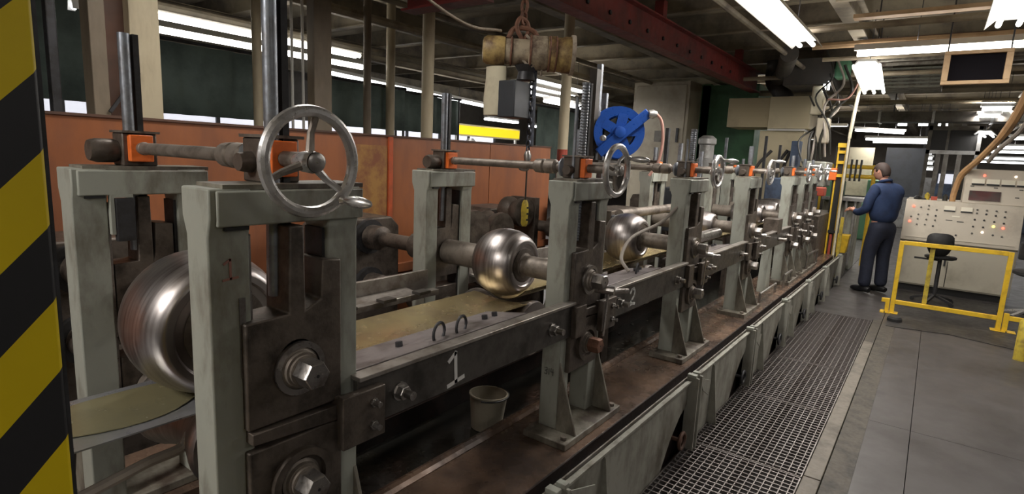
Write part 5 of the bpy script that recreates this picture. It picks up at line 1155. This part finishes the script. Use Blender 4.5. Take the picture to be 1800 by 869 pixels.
skin('trousers', JT, [(0, 1), (1, 2), (2, 3), (3, 4), (4, 5), (1, 6), (6, 7), (7, 8), (8, 9)], person, M['trouser'])
part('belt', B().lathe([(0, 0.150), (0.035, 0.150)], Pp(-0.02, 0, 0.955), (0, 0, 1), 28, (1.0, 1.0)), M['shoe'], person) if False else None
for s2, fo in ((1, -0.02), (-1, -0.01)):
    a = Pp(fo, s2*0.13, 0)
    b = B().tube([a-F*0.075+Vector((0, 0, 0.045)), a-F*0.03+Vector((0, 0, 0.055)), a+F*0.06+Vector((0, 0, 0.050)), a+F*0.14+Vector((0, 0, 0.038)), a+F*0.20+Vector((0, 0, 0.03))], [0.034, 0.045, 0.046, 0.042, 0.022], 12)
    b.v = [(x, y, max(z, 0.001)) for x, y, z in b.v]
    part('boot', b, M['shoe'], person)
    

# ================================================================== RIGHT-HAND OVERHEAD THINGS
t = thing('hanging_frame', 'timber-edged dark hanging panel below the crosswise light', 'frame', (6.0, -0.15, 2.4))
zt, zb2, ya, yb = 2.60, 2.385, 0.09, -0.36
part('panel', B().box(6.21, 6.24, yb, ya, zb2, zt), M['soot'], t)
for (a, b1, c, d_) in ((ya-0.045, ya, zb2, zt), (yb, yb+0.045, zb2, zt), (yb, ya, zb2-0.03, zb2), (yb, ya, zt, zt+0.03)): part('edge_board', B().box(6.17, 6.24, a, b1, c, d_), M['wood'], t, 0.003)
for y in (ya-0.02, yb+0.02): part('hanger', B().cyl((6.22, y, zt+0.03), (6.22, y, 3.3), 0.006, n=6), M['bar'], t)
solo('cable_hose', B().tube(curve([(8.6, -0.76, 3.2), (8.7, -0.72, 2.7), (8.9, -0.60, 2.2), (9.4, -0.42, 1.85), (9.7, -0.26, 1.62), (9.75, -0.21, 1.40), (9.75, -0.2, 1.245)]), [0.05]*14+[0.04]*12+[0.035]*11, 8), M['hose_brown'], 'thick tan hose dropping from the roof to the console top', 'hose')
solo('cable_hose', B().tube(curve([(8.9, -0.86, 3.2), (9.0, -0.84, 2.6), (9.2, -0.74, 2.2), (9.6, -0.58, 1.95), (10.0, -0.52, 1.8)]), 0.028, 8), M['hose_grey'], 'thinner grey hose beside the thick tan one', 'hose')
for k, (y, z, r, x0p, x1p) in enumerate([(0.35, 3.0, 0.03, 4.6, 4.6)]): pass
# pipes and conduits crosswise under the roof, right side
PP = [(4.5, 2.98, 0.022, 'pipe_old'), (5.0, 2.92, 0.03, 'pipe_old'), (5.25, 3.0, 0.016, 'wood'), (6.0, 2.86, 0.03, 'pipe_old'), (7.2, 2.93, 0.035, 'wood'), (7.9, 2.9, 0.025, 'pipe_old'), (9.4, 2.92, 0.03, 'pipe_old'), (10.8, 2.86, 0.05, 'joist'), (12.5, 2.85, 0.04, 'pipe_old'), (14.5, 2.8, 0.06, 'joist')]
for k, (x, z, r, c) in enumerate(PP):
    solo('roof_pipe', B().cyl((x, 1.3 if x < 9 else 2.8, z), (x, -3.6, z), r, n=8), M[c], 'old crosswise pipe under the roof, %s from the viewer' % ['nearest', 'second', 'third', 'fourth', 'fifth', 'sixth', 'seventh', 'eighth', 'ninth', 'farthest'][k], 'pipe', 'crosswise roof pipes')
for k, (x, z, w2, c, y1) in enumerate([(5.45, 2.98, 0.09, 'wood', 0.75), (5.75, 3.02, 0.05, 'pipe_old', 0.9), (6.15, 2.95, 0.12, 'wood', 0.8), (7.6, 3.0, 0.14, 'darkcol', 0.9), (8.4, 2.98, 0.1, 'paint_low', 1.0), (8.9, 3.0, 0.1, 'paint_low', 0.95), (9.4, 3.02, 0.1, 'paint_low', 0.9)]):
    t = thing('roof_channel', 'roof channel running crosswise above the console side, %s from the viewer' % ['nearest', 'second', 'third', 'fourth', 'fifth', 'sixth', 'farthest'][k], 'channel', (x, -1, z), 'crosswise roof channels')
    part('channel', B().box(x-w2/2, x+w2/2, -3.2, y1, z, z+0.035), M[c], t, 0.003)
    for y in (y1-0.2, -0.9, -2.2): part('hanger', B().cyl((x, y, z+0.035), (x, y, 3.31), 0.006, n=5), M['bar'], t)
PX = [(4.4, 3.0, 0.03), (5.0, 2.95, 0.045), (6.4, 2.9, 0.04), (7.2, 3.0, 0.05), (-0.9, 2.9, 0.03), (-1.4, 2.85, 0.04), (1.75, 3.02, 0.03)]
for k, (y, z, r) in enumerate(PX):
    solo('roof_pipe', B().cyl((0.5, y, z), (20, y, z), r, n=8), M['pipe_old'] if k % 2 else M['joist'], 'long roof pipe parallel to the mill, %s' % ['above the middle columns', 'over the curtains', 'beyond the curtains', 'farthest beyond the curtains', 'right of the console', 'far right', 'right above the mill line'][k], 'pipe', 'long roof pipes')
solo('wooden_tray', B().box(6.9, 7.05, -2.6, 0.85, 2.82, 2.87), M['wood'], 'long tan cable tray just above the crosswise light', 'tray', bevel=0.004)
for k, (x, y, z) in enumerate([(4.9, 0.0, 3.05), (5.3, 0.45, 3.05), (5.6, -0.35, 3.0), (5.2, 0.2, 2.98)]):
    t = thing('junction_box', 'small grey roof junction box, %s' % ['nearest', 'leftmost', 'rightmost', 'lowest'][k], 'box', (x, y, z), 'roof junction boxes')
    part('box', B().cbox((x, y, z), 0.16, 0.2, 0.1), M['cabinet'], t, 0.01); part('stem', B().cyl((x, y, z), (x, y, 3.31), 0.012, n=6), M['pipe_old'], t)
solo('louvre_slats', B(), M['green'], 'x', 'x') if False else None
# louvred green-tinted heater in the roof beyond
t = thing('unit_heater', 'slatted grey-green roof heater beyond the bright light', 'heater', (10.2, 0.5, 2.78))
part('casing', B().box(9.95, 10.7, 0.12, 0.90, 2.80, 3.05), M['paint_low'], t, 0.01)
for k in range(6): part('slat', B().bar((9.90, 0.88, 2.80+k*0.05), (9.90, 0.14, 2.80+k*0.05), 0.035, 0.012, up=(0.5, 0, 1)), M['paint'], t)
part('stem', B().cyl((10.4, 0.5, 3.05), (10.4, 0.5, 3.305), 0.03, n=8), M['joist'], t)
t = thing('air_duct', 'long flat grey air duct crossing under the far roof', 'duct', (12.6, -0.3, 2.5))
part('duct_body', B().box(12.5, 12.9, -3.5, 1.45, 2.50, 2.68), M['bench'], t, 0.01)
for y in (1.0, 0.2, -0.6, -1.4, -2.2): part('duct_seam', B().box(12.485, 12.915, y-0.02, y+0.02, 2.485, 2.695), M['silver'], t)
for y in (0.8, -1.0, -2.8): part('hanger', B().cyl((12.7, y, 2.68), (12.7, y, 3.31), 0.01, n=6), M['bar'], t)
# far shop: screens, machines, columns
solo('far_screen', B().box(17.0, 17.1, 0.26, 1.1, 1.0, 2.2).box(17.0, 17.1, 0.26, 0.32, 0, 1.0).box(17.0, 17.1, 1.04, 1.1, 0, 1.0), M['greybox'], 'flat dark grey screen panel behind the worker', 'screen')
solo('far_screen', B().box(16.0, 16.1, 1.28, 1.85, 1.0, 2.15).box(16.0, 16.1, 1.28, 1.34, 0, 1.0).box(16.0, 16.1, 1.79, 1.85, 0, 1.0), M['canvas'], 'pale beige panel behind the yellow guard', 'screen')
t = thing('doorway', 'small brilliant white doorway far behind the console', 'doorway', (24, -0.2, 0.9))
part('opening', B().box(24.0, 24.05, -0.48, -0.02, 0.9, 1.62), M['farglow'], t); part('frame', B().box(24.05, 24.1, -0.6, 0.1, 0.0, 1.75), M['greybox'], t)
for k, (x, y, lab) in enumerate([(14.5, 0.05, 'slim far column behind the console, left one'), (14.5, -0.08, 'slim far column behind the console, middle one'), (15.0, -0.3, 'slim far column behind the console, right one')]):
    t = thing('column', lab, 'column', (x, y, 0)); part('shaft', B().box(x-0.04, x+0.04, y-0.04, y+0.04, 0, 2.9), M['bench'], t); part('cap_plate', B().box(x-0.07, x+0.07, y-0.07, y+0.07, 2.88, 2.9), M['bench'], t)
t = thing('gantry', 'far grey gantry frame with dark panes above the console', 'gantry', (13.5, -0.3, 2.0))
part('beam', B().box(13.5, 13.6, -0.55, 0.25, 1.98, 2.05), M['silver'], t); part('beam', B().box(13.5, 13.6, -0.55, 0.25, 2.42, 2.5), M['bench'], t); part('pane', B().box(13.54, 13.56, -0.5, 0.2, 2.05, 2.42), M['black'], t)
part('post', B().box(13.5, 13.6, -0.55, -0.49, 0, 2.5), M['silver'], t); part('post', B().box(13.5, 13.6, 0.19, 0.25, 0, 2.5), M['bench'], t); part('mullion', B().box(13.48, 13.53, -0.08, -0.04, 2.05, 2.42), M['bench'], t)
for k, (x, y0, y1, z, c) in enumerate([(20, 0.0, 1.6, 1.50, 'silver'), (19, -0.5, 0.4, 1.35, 'bluegrey'), (18, -1.3, -0.5, 1.45, 'bench'), (22, -3.5, -0.9, 1.7, 'bluegrey'), (15.5, 0.9, 1.5, 1.40, 'green'), (26, -4.0, 0.8, 1.8, 'bench'), (26, 1.0, 4.0, 1.9, 'bench')]):
    t = thing('far_machine', 'distant %s machine behind the console, %s' % (['silver', 'blue-grey', 'dark', 'long blue-grey', 'green', 'long dark', 'dark'][k], ['behind the worker', 'beside the white doorway', 'right of the doorway', 'far right', 'low by the beige panel', 'at the back', 'at the back left'][k]), 'machine', (x, (y0+y1)/2, 0), 'distant machines')
    part('bed', B().box(x, x+1.0, y0, y1, 0, z*0.6), M[c], t, 0.02); part('head', B().box(x+0.2, x+0.8, y0+0.1, y0+0.1+(y1-y0)*0.5, z*0.6, z), M[c], t, 0.02)
